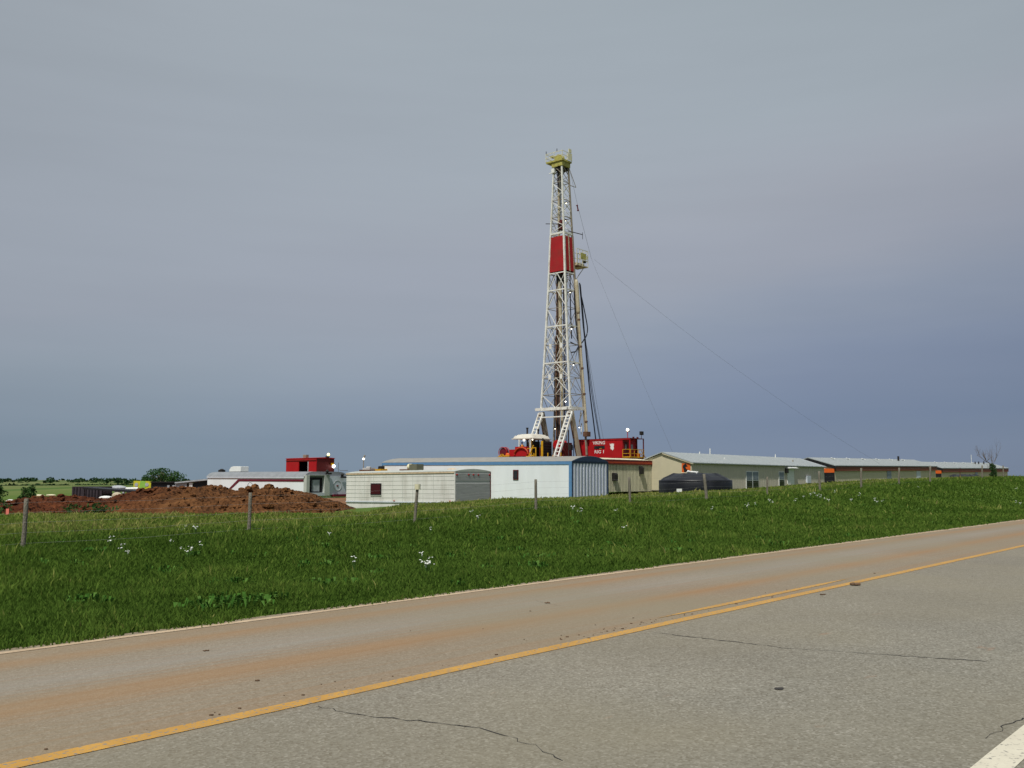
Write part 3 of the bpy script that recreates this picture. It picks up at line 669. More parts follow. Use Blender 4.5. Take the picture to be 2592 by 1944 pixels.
def cream_trailer():
    S = Site(1152, 65, -.70)
    Wd = S.x(1241.5); L_ = S.y(876.5); top = S.zx(1193.5)
    t = empty('van_trailer', S.p, 'cream sided van trailer with bare aluminium end and one maroon window', 'trailer', rx=-.0065)
    zl = S.zx(1272)
    B((.02, .02, zl), (Wd-.02, L_-.02, top)).build('wall', M['cream'], t)
    mb = MB()
    for k in range(1, 7):
        z = zl+(top-zl)*k/7; mb.box((.008, .03, z-.008), (.02, L_-.03, z+.008))
    for k in range(1, 11): y = L_*k/11; mb.box((.010, y-.012, zl), (.02, y+.012, top-.05))
    mb.build('seam', M['greyframe'], t)
    B((-.02, .02, zl-.05), (.02, L_, zl+.03)).build('lower_rail', M['grey'], t)
    mb = B((.05, .1, -.1), (.09, L_, zl-.05)); mb.build('skirt', M['cream'], t)
    MB().box((-.03, -.02, top-.10), (.03, L_, top+.02)).build('upper_rail', M['creamrust'], t)
    MB().box((-.03, -.03, zl-.35), (.03, .03, top)).build('corner_post', M['cream'], t)
    e = B((.03, -.01, zl-.1), (Wd-.03, .02, top)).build('end_wall', M['alum'], t)
    mb = MB()
    for i in range(34):
        if i in (22, 23, 24): continue
        z = zl+.05+(top-zl-.15)*i/34; mb.box((.06, -.035, z), (Wd-.06, -.01, z+.028))
    mb.build('corrugation', M['alum'], e)
    MB().box((Wd-.05, -.05, zl-.1), (Wd+.02, .03, top)).build('corner_post', M['darkred'], t)
    B((.1, .0, -.1), (Wd-.1, .03, zl-.1)).build('skirt', M['greyframe'], t)
    ap = arch(Wd+.06, top, .16, 10, -.03)
    MB().prism([(u, z+.03) for u, z in ap]+[(Wd+.03, top), (-.03, top)], 'y', -.03, L_+.03).build('roof', M['greyframe'], t)
    zm = S.zx(1201.5)
    for px in (1156, 1186, 1198, 1210.5, 1238.5):
        x = S.x(px); MB().sphere((x, -.045, zm), .085, 8, 6, sq=(1, .5, .7)).build('marker_lamp', M['red'], t)
    for px in (999, 1140):
        y = S.y(px); MB().sphere((-.03, y, zl+.08), .07, 8, 6, sq=(.5, 1, .8)).build('marker_lamp', M['redorange'], t)
    y0 = S.y(952.5); z0 = S.zx(1236.5, 0, y0); w_, h_ = .48*1.02, .40*1.02
    f = MB().box((-.03, y0-.58, z0-.43), (.0, y0+.58, z0+.43)).build('window', M['black'], t)
    B((-.045, y0-.50, z0-.35), (-.028, y0+.50, z0+.35)).build('pane', M['maroonglass'], f)
    B((-.035, y0-.6, z0-.47), (.0, y0+.6, z0-.43)).build('sill', M['greyframe'], f)
    # what stands on its roof
    za = top+.15; ya = S.y(1046, 1.6)
    a = empty('roof_air_conditioner', S.p+U*1.6+V*ya+Vector((0, 0, za)), 'olive and white air conditioner on the cream trailer roof', 'air conditioner')
    B((-.35, -.72, 0), (.35, .08, .43)).build('casing', mat('olive_casing', (.12, .12, .08), .6, .1), a)
    MB().tube([(0, .1, .24), (0, .45, .24)], .23, 14).build('fan_shroud', M['capw'], a)
    B((-.4, .08, -.02), (.4, 1.05, .07)).build('base_plate', M['rust'], a)
    B((-.05, .55, .07), (.05, .62, .4)).build('bracket', M['grey'], a)
    v = MB().sphere((0, 0, 0), .4, 14, 8, sq=(1, 1, .32)).build('roof_vent', M['creamrust'], loc=tuple(S.p+U*1.6+V*S.y(1144, 1.6)+Vector((0, 0, top+.13))))
    tag(v, 'low rusty domed vent on the cream trailer roof', 'vent')
cream_trailer()

def house_trailer():
    S = Site(769, 75, -.1)
    Wd = 4.3; L_ = S.y(524.5); ez = S.zx(1206.5)
    t = empty('bunk_trailer', S.p, 'white trailer with a maroon stripe and grey end behind the dirt pile', 'trailer', rx=.004)
    B((.02, .02, .3), (Wd-.02, L_-.02, ez)).build('wall', M['white'], t)
    ap = arch(Wd+.1, ez, max(.25, S.zx(1194.5, .8, 2)-ez), 24, -.05, 7)
    MB().prism([(u, z+.02) for u, z in ap]+[(Wd+.05, ez-.05), (-.05, ez-.05)], 'y', -.1, L_+.05).build('roof', mat('slate_grey_roof', (.22, .235, .25), .6, .12, 2), t)
    MB().box((-.06, -.05, ez-.12), (-.0, L_, ez+.0)).build('gutter', M['grey'], t)
    ys = S.y(603); yd = S.y(585, 0, 1240); z1 = S.zx(1213.5); z2 = S.zx(1219); z3 = S.zx(1240)
    dz = (z1-z2)
    MB().prism([(0.03, z2), (.03, z1), (ys, z1), (yd+.35, z3), (yd, z3), (ys-.18, z2)], 'x', -.012, .018).build('stripe', M['maroon'], t)
    yw = S.y(690); B((-.02, yw-.6, z3-.45), (.02, yw+.6, z3+.05)).build('window', M['glass'], t)
    # open compartment in the end wall
    xa, xb = S.x(777), S.x(815); za, zb = S.zx(1247, 1), S.zx(1203.5, 1); 
    d0 = .0
    MB().box((.0, -.35, .5), (xa, .02, ez+.12)).build('end_frame', M['greyframe'], t)
    MB().box((xb, -.35, .5), (S.x(828), .02, ez+.14)).build('end_frame', M['greyframe'], t)
    MB().box((xa, -.34, zb), (xb, .02, ez+.14)).build('end_frame', M['greyframe'], t)
    MB().box((xa, -.34, .5), (xb, .02, za)).build('end_frame', M['grey'], t)
    MB().box((xa, -.02, za), (xb, .0185, zb)).build('recess', M['black'], t)
    ac = MB().box((S.x(788), -.20, za+.1), (S.x(805), -.03, zb-.35)).build('cooling_unit', M['sheetgrey'], t)
    # grey panel with a round hatch
    xc, xd = S.x(829), Wd+.35
    MB().box((xc, -.22, .55), (xd, -.0, ez+.05)).build('end_panel', M['grey'], t)
    cxh = S.x(850); zc = S.zx(1229, 3); ring = MB(); n = 28
    for i in range(n):
        a0, a1 = 2*math.pi*i/n, 2*math.pi*(i+1)/n
        ring.bar((cxh+.40*math.cos(a0), -.225, zc+.40*math.sin(a0)), (cxh+.40*math.cos(a1), -.225, zc+.40*math.sin(a1)), .035)
    h = ring.build('round_hatch', M['alum'], t); B((cxh-.09, -.25, zc-.06), (cxh+.09, -.221, zc+.03)).build('handle', M['brick'], h)
    MB().box((S.x(838), -.45, .42), (xd, -.0, .60)).build('sill', M['maroon'], t)
    for px, z in ((823, ez+.18), (861, ez-.1)):
        x = S.x(px); MB().box((x-.22, -.6, z), (x+.18, -.3, z+.14)).sphere((x-.2, -.5, z+.25), .13, 8, 6).build('floodlight', M['engine'], t)
    x = S.x(860); MB().tube([(x, .2, ez), (x, .2, S.zx(1171, x))], .02, 5).build('antenna', M['wire'], t)
    # on the roof
    y = S.y(603, 2.1); zt = ez+max(.25, S.zx(1193.5, 2.15, 2)-ez)
    a = empty('roof_air_conditioner', S.p+U*2.1+V*y+Vector((0, 0, zt-.02)), 'white rounded air conditioner on the maroon-striped trailer roof', 'air conditioner')
    w = .95
    MB().prism([(-w, .06), (-w, .52), (.15, .54), (.55, .48), (.78, .26), (.8, .06)], 'x', -.42, .42).build('casing', M['whitetrim'], a, bevel=.03)
    B((-.46, -w-.02, 0), (.46, .82, .06)).build('base_plate', M['engine'], a)
    v = MB().box((-.2, -.26, 0), (.2, .26, .26)).sphere((0, 0, .24), .2, 8, 6, sq=(1, 1.2, .6)).build('roof_vent', M['engine'], loc=tuple(S.p+U*2.1+V*S.y(561, 2.1)+Vector((0, 0, zt-.03))))
    v.rotation_euler.z = ROT; tag(v, 'small black vent on the left of the maroon-striped trailer roof', 'vent')
    # wire hoop seen against its wall
    y = S.y(660); pts = [(-1.0, y+.42*math.cos(q), S.zx(1236)-.05+.5*math.sin(q)) for q in [math.pi*i/12 for i in range(13)]]
    h = MB().tube(pts, .02, 5).build('wire_hoop', M['wire'], loc=tuple(S.p)); h.rotation_euler.z = ROT; tag(h, 'thin wire hoop standing on the dirt pile crest before the white trailer', 'hoop')
house_trailer()

def tan_trailer():
    S0 = Site(1649.5, 97); L_ = 9.2
    p = S0.p-U*L_
    S = Site(1649.5, 97); S.p = Vector((p.x, p.y, S0.z)); S.z = S0.z
    t = empty('ribbed_trailer', S.p, 'tan ribbed trailer with dark red fascia, right of the blue-trimmed one', 'trailer')
    ez = S.zx(1166, L_); Wd = 3.2
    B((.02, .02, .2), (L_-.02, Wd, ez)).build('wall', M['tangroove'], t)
    mb = MB(); ribs(mb, .05, L_-.05, .2, S.zx(1177.5, L_), .02, 36, .14, .06); mb.build('rib', M['tan'], t)
    zf = S.zx(1177.5, L_); 
    MB().box((-.03, -.14, zf), (L_+.04, .02, ez)).build('fascia', M['brick'], t)
    MB().box((-.03, -.15, zf+.13), (L_+.045, -.138, zf+.24)).build('stripe', M['redorange'], t)
    MB().box((L_-.01, -.05, .15), (L_+.05, .05, zf)).build('corner_post', M['engine'], t)
    MB().prism([(-.16, ez), (Wd/2, ez+.20), (Wd+.12, ez)], 'x', -.05, L_+.07).build('roof', M['tan'], t)
    for px, py, h in ((1553, 1208, .34), (1620, 1191, .34)):
        x = S.x(px); z = S.zx(py, x)
        a = MB().prism([(-.34, z-.33), (-.34, z+.25), (-.22, z+.40), (.02, z+.42), (.02, z-.36)], 'x', x-.24, x+.24)
        a.build('light_box', M['engine'], t)
tan_trailer()

def cabin(name, label, pxc, Yc, base, py_eave, px_end, half_px, rise, mats, ry=0, over=.28):
    S = Site(pxc, Yc, base); L_ = S.x(px_end); ez = S.zx(py_eave); hw_ = S.y(half_px); Wd = 2*hw_
    t = empty(name, S.p, label, 'cabin', ry=-ry)
    wm, em = mats
    MB().box((.02, .0, .3), (L_, Wd, ez-.05)).build('wall', M[wm], t)
    MB().prism([(.0, ez-.05), (hw_, ez+rise-.06), (Wd, ez-.05), (Wd, .3), (0, .3)], 'x', -.03, .02).build('gable_wall', M[em], t)
    MB().box((.05, .05, -.5), (L_-.05, Wd-.05, .31)).build('skirting', M['black'], t)
    k = rise/hw_; mb = MB()
    mb.prism([(-over, ez-k*over), (-over, ez-k*over+.09), (hw_, ez+rise+.09), (hw_, ez+rise)], 'x', -.22, L_+.2)
    mb.prism([(hw_+.003, ez+rise), (hw_+.003, ez+rise+.09), (Wd+over, ez-k*over+.09), (Wd+over, ez-k*over)], 'x', -.22, L_+.2)
    rf = mb.build('roof', M['zinc'], t)
    mb = MB()
    for i in range(int(L_/.9)):
        x = .1+i*.9; mb.prism([(-over, ez-k*over+.092), (-over, ez-k*over+.12), (hw_-.02, ez+rise+.11), (hw_-.02, ez+rise+.085)], 'x', x, x+.05)
    mb.build('roof_seam', M['zinc'], rf)
    return S, t, L_, hw_, ez, k, rf
def vent_pipe(S, t, rf, px, py0, py1, L_, hw_, ez, k, f, m='whitetrim', r=.06, slant=0):
    y = hw_*f; x = S.x(px, y); zb = ez+k*y; z1 = S.zx(py1, x, y)
    if slant: MB().tube([(x-.62, y+.10, zb+.28), (x, y-.1, zb+.10)], .07, 7).sphere((x+.02, y-.12, zb+.10), .10, 7, 5).build('roof_vent', M['whitetrim'], rf)
    else: MB().tube([(x, y, zb-.05), (x, y, max(z1, zb+.2))], r, 8).build('vent_pipe', M[m], rf)
def cabin_one():
    S, t, L_, hw_, ez, k, rf = cabin('crew_cabin', 'long pale tan cabin with orange horse sign at its gable corner', 1751, 94, .33, 1170.5, 2086.5, 1679, 1.02, ('cabinside', 'cabin'), ry=-.001)
    MB().box((-.05, -.03, .3), (.06, .02, ez-.1)).build('corner_trim', M['cabin'], t)
    MB().prism([(-.28, ez-.28*k-.10), (-.28, ez-.28*k), (hw_, ez+hw_*k), (hw_, ez+hw_*k-.13)], 'x', -.20, -.05).build('rake_trim', M['cabin'], t)
    mb = MB()
    for i in range(1, 56): x = L_*i/56; mb.box((x-.015, -.012, .3), (x+.015, .0, ez-.1))
    mb.build('siding_seam', M['cabinside'], t)
    # orange sign on the gable wall with a rearing black horse
    ya, yb = S.y(1748.5), S.y(1727); zt, zb = S.zx(1172.5), S.zx(1199, 0, ya)
    sg = MB().box((-.07, ya, zb), (-.031, yb, zt)).build('sign', M['orange'], t)
    H = [(1732, 1197.5), (1733, 1192), (1731.5, 1187), (1729.8, 1182), (1730.5, 1177.5), (1734.5, 1174.5), (1737, 1173.8), (1739, 1176), (1741.5, 1179.5), (1741, 1182), (1738.2, 1180.3), (1736.5, 1183), (1738.5, 1187), (1743, 1189), (1747.5, 1191.5), (1748, 1193.5), (1743, 1192), (1739.5, 1192.5), (1739, 1197.5)]
    W_, Hh = yb-ya, zt-zb
    poly = [(ya+W_*(1748.5-px)/21.5, zt-Hh*(py-1172.5)/26.5) for px, py in H]
    MB().prism(poly, 'x', -.082, -.071).build('horse_emblem', M['black'], sg)
    def win(px0, px1, py0, py1, name='window', two=True):
        x0, x1 = S.x(px0), S.x(px1); xm = (x0+x1)/2; z1 = S.zx(py0, x0); z0 = S.zx(py1, x0)
        f = B((x0, -.06, z0), (x1, -.0, z1)).build('window', M['whitetrim'], t); n = 2 if two else 1; w = (x1-x0)/n
        for i in range(n):
            a, b = x0+w*i+.09, x0+w*(i+1)-.09; zm = (z0+z1)/2
            B((a, -.075, zm+.04), (b, -.055, z1-.08)).build('pane', M['paleglass'], f)
            B((a, -.075, z0+.05), (b, -.055, zm-.04)).build('pane', M['glass'], f)
    win(1887.5, 1919, 1192, 1239); win(1970.5, 1984, 1193, 1234, two=False)
    x0, x1 = S.x(1992), S.x(2009); z1 = S.zx(1185, x0)
    d = B((x0, -.07, .45), (x1, -.0, z1)).build('door', M['whitetrim'], t)
    MB().prism([(-.55, z1-.02), (-.55, z1+.06), (-.02, z1+.22), (-.02, z1+.0)], 'x', x0-.25, x1+.15).build('canopy', M['whitetrim'], d)
    MB().box((x0-.5, -.28, z1-.55), (x0-.1, -.0, z1-.0)).build('light_box', M['engine'], t)
    x0, x1 = S.x(2039.5), S.x(2049); z1, z0 = S.zx(1203.5, x0), S.zx(1222, x0)
    B((x0, -.2, z0), (x1, -.0, z1)).build('meter_box', M['grey'], t); B((x0+.1, -.15, z0-.2), (x1-.15, -.0, z0-.002)).build('conduit', M['engine'], t)
    for px, py1, f in ((1772, 1143, .97), (1798.5, 1135, .98), (1835, 1158, .45), (1964, 1149.5, .9)): vent_pipe(S, t, rf, px, 0, py1, L_, hw_, ez, k, f)
    vent_pipe(S, t, rf, 2008, 0, 1164, L_, hw_, ez, k, .45, 'mastback', .09)
cabin_one()
def black_end(S, t, hw_, ez, k):
    y1 = 2.15
    MB().box((-.10, -.03, .0), (-.032, y1, ez-.95)).build('gable_panel', M['black'], t)
    MB().box((-.14, -.04, ez-.95), (-.032, y1, ez-.42)).build('orange_band', M['orange'], t)
    MB().prism([(-.30, ez-.3*k-.02), (hw_, ez+hw_*k-.02), (hw_*2+.3, ez-.3*k-.02), (hw_*2+.3, ez-.3*k-.35), (hw_, ez+hw_*k-.62), (-.30, ez-.42)], 'x', -.2, -.032).build('rake_trim', M['black'], t)
    MB().box((-.06, hw_*1.15, ez+.05), (-.03, hw_*1.15+.6, ez+.5)).build('gable_vent', M['greyframe'], t)
def fascia(S, t, L_, ez, k, h):
    MB().box((.0, -.20, ez-.10-h), (L_+.05, -.012, ez-.10)).build('fascia', M['brown'], t)
    MB().box((-.0, -.24, ez-.16), (L_+.1, -.201, ez-.03)).build('gutter', M['black'], t)
    mb = MB(); n = int(L_/.8)
    for i in range(1, n): x = L_*i/n; mb.box((x-.02, -.012, .3), (x+.02, .0, ez-h-.1))
    mb.build('siding_seam', M['cabinside'], t)
def cabin_two():
    S, t, L_, hw_, ez, k, rf = cabin('crew_cabin', 'middle crew cabin, brown fascia, black gable end with orange band', 2113, 125, .55, 1178, 2369, 2048, 1.02, ('cabin', 'cabin'), ry=.010)
    black_end(S, t, hw_, ez, k); fascia(S, t, L_, ez, k, .64)
    x0, x1 = S.x(2245), S.x(2256); B((x0, -.05, .4), (x1, -.0, ez-.78)).build('door', M['paleglass'], t); 
    x0, x1 = S.x(2320), S.x(2330); B((x0, -.05, .4), (x1, -.0, ez-.78)).build('door', M['grey'], t)
    for px in (2112, 2150, 2189, 2224, 2258, 2289): vent_pipe(S, t, rf, px, 0, 1158.5, L_, hw_, ez, k, .8, slant=1)
    vent_pipe(S, t, rf, 2276, 0, 1160, L_, hw_, ez, k, .75, 'engine', .16)
cabin_two()
def cabin_three():
    S, t, L_, hw_, ez, k, rf = cabin('crew_cabin', 'farthest crew cabin on the right, brown fascia and thin dead tree before it', 2384, 163, .65, 1184.5, 2551, 2331, 1.02, ('cabin', 'cabin'), ry=.010)
    black_end(S, t, hw_, ez, k); fascia(S, t, L_, ez, k, .66)
    x0, x1 = S.x(2468), S.x(2475); B((x0, -.05, .4), (x1, -.0, ez-.80)).build('door', M['paleglass'], t)
    for px in (2371, 2396, 2420, 2443, 2466): vent_pipe(S, t, rf, px, 0, 1169, L_, hw_, ez, k, .8, slant=1)
    for px in (2470, 2479, 2492): vent_pipe(S, t, rf, px, 0, 1172.5, L_, hw_, ez, k, .7, 'engine', .12)
    y = hw_*.95; x = S.x(2461, y); MB().tube([(x, y, ez+k*y), (x, y, S.zx(1155, x, y))], .05, 5).build('antenna', M['whitetrim'], rf)
cabin_three()

def tank(px, Y, r, z0, zs, zt, label, hatch=True):
    p = Vector((xx(px, Y), Y, z0)); t = empty('plastic_tank', p, label, 'tank')
    n = 48; mb = MB(); prof = [(r, 0), (r*1.003, (zs-z0)*.5), (r, zs-z0), (r*.985, zs-z0+.05)]
    vs = []; fs = []
    for q, z in prof:
        for k in range(n): a = 2*math.pi*k/n; vs.append((q*math.cos(a), q*math.sin(a), z))
    for i in range(len(prof)-1):
        for k in range(n): fs.append((i*n+k, i*n+(k+1) % n, (i+1)*n+(k+1) % n, (i+1)*n+k))
    mb.add(vs, fs); mb.build('shell', M['tarp'], t, smooth=True)
    # cover with radial ridges and a flat crown
    mb = MB(); vs = []; fs = []; H = zt-zs; n = 96
    P = [(r*1.01, 0), (r*.9, .28), (r*.75, .62), (r*.62, .93), (r*.5, 1.0), (r*.3, 1.0), (r*.05, .98)]
    for q, z in P:
        for k in range(n):
            a = 2*math.pi*k/n; rdg = (1 if k % 12 in (0, 1) else -.45*math.sin(math.pi*((k % 12)-1)/11))
            vs.append((q*math.cos(a), q*math.sin(a), zs-z0+H*z+.07*rdg*(z > 0)*(z < .999)-(.05 if z == 0 else 0)))
    for i in range(len(P)-1):
        for k in range(n): fs.append((i*n+k, i*n+(k+1) % n, (i+1)*n+(k+1) % n, (i+1)*n+k))
    fs.append(tuple((len(P)-1)*n+k for k in range(n)))
    mb.add(vs, fs); mb.build('cover', M['tarp'], t, smooth=True)
    return p, t
p, t = tank(1760, 76, 2.88, .42, zz(1216.5, 74), zz(1198.5, 76), 'round black plastic tank with domed lid standing before the horse-sign cabin')
def tank_bits():
    z = zz(1198.5, 76)-.42
    o = empty('folded_cover', (xx(1752, 75.2), 75.2, zz(1198.5, 76)+.0), 'white folded sheet and pipe lying on the crown of the black tank', 'sheet', rot=0)
    MB().tube([(-.40, 0, .08), (-.32, 0, .16), (-.1, 0, .11), (.30, 0, .10), (.38, 0, .09)], [.04, .10, .08, .07, .07], 8).build('sheet', M['whitetrim'], o)
    MB().tube([(-.85, .1, .04), (.1, .1, .03)], .035, 6).build('pipe', M['capw'], o)
    MB().tube([(.34, -.12, .09), (.46, .1, .09)], .085, 10).build('roll', M['whitetrim'], o)
    Y = 72.8; pz = hw(xx(1719, Y), Y)
    s = empty('small_sign', (xx(1719, Y), Y, pz), 'small blank white sign on a stake before the black tank', 'sign', rot=0)
    zc = zz(1242.5, Y)-pz
    B((-.20, -.02, zc-.14), (.20, .02, zc+.16)).build('panel', M['whitetrim'], s); B((-.03, .021, -.1), (.03, .06, zc+.1)).build('stake', M['engine'], s)
tank_bits()
tank(2441, 118, 1.95, .6, zz(1207.5, 117), zz(1201.5, 118), 'low black dome just showing over the grass below the farthest cabin')

# ------------------------------------------------------------------ drilling rig
ZF = zz(1159, 127)
RY = 130.0
RP = Vector((xx(1424, RY, 1100), RY, .2))
def rz(py, x=0, y=0): return zz(py, (RP+U*x+V*y).y)-RP.z
PYS = np.array([416, 418, 598, 692, 735, 825, 920, 1033, 1160.]); WVS = np.array([1.36, 1.36, 2.33, 2.77, 3.0, 3.55, 4.15, 5.0, 5.8]); WUS = np.array([1.50, 1.5, 1.95, 2.15, 2.25, 2.5, 2.75, 3.05, 3.3])
ZB = rz(1033)
def wv(py): return float(np.interp(py, PYS, WVS))/2
def wu(py): return float(np.interp(py, PYS, WUS))/2
def corner(i, py):
    sx, sy = [(-1, -1), (-1, 1), (1, 1), (1, -1)][i]; return Vector((sx*wu(py), sy*wv(py), rz(py)))
def mast():
    t = empty('drilling_mast', RP, 'tall white lattice drilling mast with red wind panels and yellow crown', 'drilling rig')
    for i in range(4):
        mb = MB(); lv = [416, 520, 598, 692, 735, 825, 920, 1033]
        for a, b in zip(lv, lv[1:]): mb.bar(corner(i, a), corner(i, b), .20 if b < 600 else .24)
        if i >= 2: mb.bar(corner(i, 1033), corner(i, 1152), .22)
        mb.build('leg', M['mast' if i < 2 else 'mastback'], t)  # far legs take the darker copy, shade put into their colour
    rings = [(464, .09), (510, .09), (553, .09), (594, .26), (694, .14), (737, .17), (782, .07), (828, .17), (874, .07), (920, .17), (958, .07), (1000, .08), (1036, .40)]
    for py, w in rings:
        mb = MB(); mk_ = MB(); cs = [corner(i, py) for i in range(4)]
        for a, b in ((0, 1), (0, 3)): mb.bar(cs[a], cs[b], w*.7, w)
        for a, b in ((2, 3), (1, 2)): mb.bar(cs[a], cs[b], min(w, .2)*.6, min(w, .25))
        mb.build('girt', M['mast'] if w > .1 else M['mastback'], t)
    bays = [(418, 464), (464, 510), (510, 553), (553, 592)]
    for j, (a, b) in enumerate(bays):
        mb = MB()
        for k, (c, d) in enumerate(((0, 1), (1, 2), (2, 3), (3, 0))):
            # each bay: a brace from the high left leg down to the corner, then back
            m = (a+b)/2+4
            mb.bar(corner(d, a+3), corner(c, m), .085); mb.bar(corner(c, m), corner(d, b-2), .06)
            if k in (1, 2): mb.bar(corner(c, a+3), corner(d, b-2), .06)
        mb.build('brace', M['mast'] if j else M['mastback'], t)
    for a, b in ((694, 737), (737, 782), (782, 828), (828, 874), (874, 920), (920, 958), (958, 1000), (1000, 1034)):
        for k, (c, d) in enumerate(((0, 1), (0, 3), (2, 3), (1, 2))):
            mb = MB(); w = .08 if k == 0 else .055
            mid = lambda py: (corner(c, py)+corner(d, py))/2
            if a in (694, 958): mb.bar(mid(a), corner(c, b), w); mb.bar(mid(a), corner(d, b), w); mb.bar(corner(c, a), mid(b), w*.7)
            elif a in (737, 828, 920): mb.bar(mid(a), corner(c, b), w); mb.bar(mid(a), corner(d, b), w)
            elif a in (782, 874, 1000): mb.bar(corner(c, a), mid(b), w); mb.bar(corner(d, a), mid(b), w)
            if a in (828, 874) and k == 0: mb.bar(corner(c, a), mid(b), w*.6); mb.bar(corner(d, a), mid(b), w*.6)
            if a in (920,) : mb.bar(corner(c, a), corner(d, b), w*.6); mb.bar(corner(d, a), corner(c, b), w*.6)
            mb.build('brace', M['mast' if k == 0 else 'mastback'], t)  # faces turned from the light get the darkened mast paint
    # gusset plates where the braces of the lit face cross
    for py, f in ((878, .28), (878, .76), (956, .30), (956, .74)):
        c = corner(0, py).lerp(corner(1, py), f); MB().box((c.x-.05, c.y-.22, c.z-.32), (c.x+.0, c.y+.22, c.z+.32)).build('gusset', M['mast'], t)
        mb = MB()
        for sy in (-1, 1):
            for sz in (-1, 1): mb.bar((c.x, c.y, c.z), (c.x, c.y+sy*.75, c.z+sz*1.5), .055)
        mb.build('brace', M['mast'], t)
    # wind panels
    def panel(c, d, py0, py1, inset, m):
        q = [corner(c, py0).lerp(corner(d, py0), inset), corner(c, py0).lerp(corner(d, py0), 1-inset), corner(c, py1).lerp(corner(d, py1), 1-inset), corner(c, py1).lerp(corner(d, py1), inset)]
        n = (q[1]-q[0]).cross(q[3]-q[0]).normalized()*.03; MB().add([v-n for v in q]+[v+n for v in q], [(0, 1, 2, 3), (7, 6, 5, 4), (0, 4, 5, 1), (1, 5, 6, 2), (2, 6, 7, 3), (3, 7, 4, 0)]).build('wind_panel', M[m], t)
    panel(0, 1, 602, 690, .03, 'panelred'); panel(0, 3, 602, 688, .04, 'panelred'); panel(2, 3, 602, 690, .03, 'panelred'); panel(1, 2, 602, 690, .03, 'panelred')
    for f in (.48, .53):
        a = corner(0, 600).lerp(corner(3, 600), f)+Vector((0, -.06, 0)); b = corner(0, 690).lerp(corner(3, 690), f)+Vector((0, -.06, 0)); MB().bar(a, b, .05).build('trim_rod', M['tansteel'], t)
    # crown
    z0, z1 = rz(425), rz(413); 
    cr = MB().box((-.95, -.9, z0), (.95, .95, z1)).build('crown_frame', M['crown'], t)
    MB().box((-.75, -.6, z0-.45), (.75, .6, z0-.003)).build('crown_beam', M['engine'], t)
    X0, X1, Y0, Y1 = -1.1, 1.1, -1.05, 1.85
    pl = MB().box((X0, Y0, z1+.002), (X1, Y1, z1+.24)).build('crown_platform', M['crown'], t)
    mb = MB(); zt = z1+.24; hr = 1.12
    for x, y in [(X0, Y0), (X0, (Y0+Y1)/2), (X0, Y1), (0, Y1), (X1, Y1), (X1, (Y0+Y1)/2), (X1, Y0), (0, Y0)]: mb.bar((x, y, zt), (x, y, zt+hr), .06)
    for h in (.55, hr):
        mb.bar((X0, Y0, zt+h), (X0, Y1, zt+h), .055); mb.bar((X0, Y1, zt+h), (X1, Y1, zt+h), .055); mb.bar((X1, Y1, zt+h), (X1, Y0, zt+h), .055); mb.bar((X1, Y0, zt+h), (X0, Y0, zt+h), .055)
    mb.build('railing', M['capw'], t)
    for x, y in ((-1.08, 1.82), (-1.08, -.1)): MB().bar((x, y, zt+hr), (x, y, zt+hr+.45), .07).build('beacon', M['pipe'], t)
    MB().box((.15, -1.12, zt+.1), (1.0, -1.06, zt+1.0)).build('shield_plate', M['capw'], t)
    MB().box((.4, -1.1, zt+1.25), (1.0, -1.0, zt+1.75)).bar((.7, -1.05, zt+.9), (.7, -1.05, zt+1.3), .06).build('crown_sign', M['capw'], t)
    mb = MB()
    for i in range(5): mb.tube([(-.3+i*.16, .3, zt+.42), (-.2+i*.16, .3, zt+.42)], .62, 18)
    mb.build('sheave', M['crown'], t)
    MB().box((-.5, 1.1, zt+.75), (.3, 1.5, zt+1.0)).build('bumper_block', M['crown'], t)
    # monkey board
    zb = rz(674, 2.2, -1.5); X0, X1, Y0, Y1 = wu(670)+.1, wu(670)+2.75, -wv(670)-.45, -wv(670)+1.4
    mbd = MB().box((X0, Y0, zb), (X1, Y1, zb+.16)); 
    for i in range(5): mbd.box((X0+.2+i*.4, Y0+.1, zb+.162), (X0+.3+i*.4, Y1-.1, zb+.42))
    mbd.build('monkey_board', M['tansteel'], t)
    MB().box((X0-.02, Y0-.05, zb-.12), (X0+.9, Y1, zb-.003)).build('board_frame', M['rust'], t)
    mb = MB(); hr = 2.35
    for x, y in [(X0, Y0), (X0+.7, Y0), (X0+1.4, Y0), (X1, Y0), (X1, (Y0+Y1)/2), (X1, Y1), (X0, Y1)]: mb.bar((x, y, zb), (x, y, zb+hr), .06)
    for h in (.9, 1.6, hr):
        mb.bar((X0, Y0, zb+h), (X1, Y0, zb+h), .055); mb.bar((X1, Y0, zb+h), (X1, Y1, zb+h), .055); mb.bar((X1, Y1, zb+h), (X0, Y1, zb+h), .055)
    mb.build('board_railing', M['capw'], t)
    MB().box((X0+.9, Y0-.03, zb+1.0), (X1-.45, Y0+.0, zb+1.9)).build('board_panel', M['crown'], t)
    MB().box((X1-.55, Y0-.04, zb+1.15), (X1, Y0-.0, zb+1.55)).build('board_panel', M['capw'], t)
    MB().box((X1-.7, Y0+.1, zb+.65), (X1-.3, Y0+.5, zb+1.0)).build('winch', M['engine'], t)
    MB().bar((X1-.6, Y0+.3, zb-.05), (wu(712), -wv(712), rz(712)), .07).build('knee_brace', M['mastback'], t)
    # inside the lattice
    mb = MB()
    for i in range(4): mb.tube([(-.25+.16*i, .12, rz(428)), (-.18+.10*i, .1, rz(566))], .022, 4)
    mb.build('drilling_line', M['wire'], t)
    MB().box((-.35, -.28, rz(582)), (.35, .28, rz(562))).sphere((0, 0, rz(562)), .34, 10, 6).build('travelling_block', M['darkred'], t)
    MB().tube([(-.05, .4, rz(430)), (-.05, .42, rz(600))], .17, 8).build('guide_pipe', M['tansteel'], t)
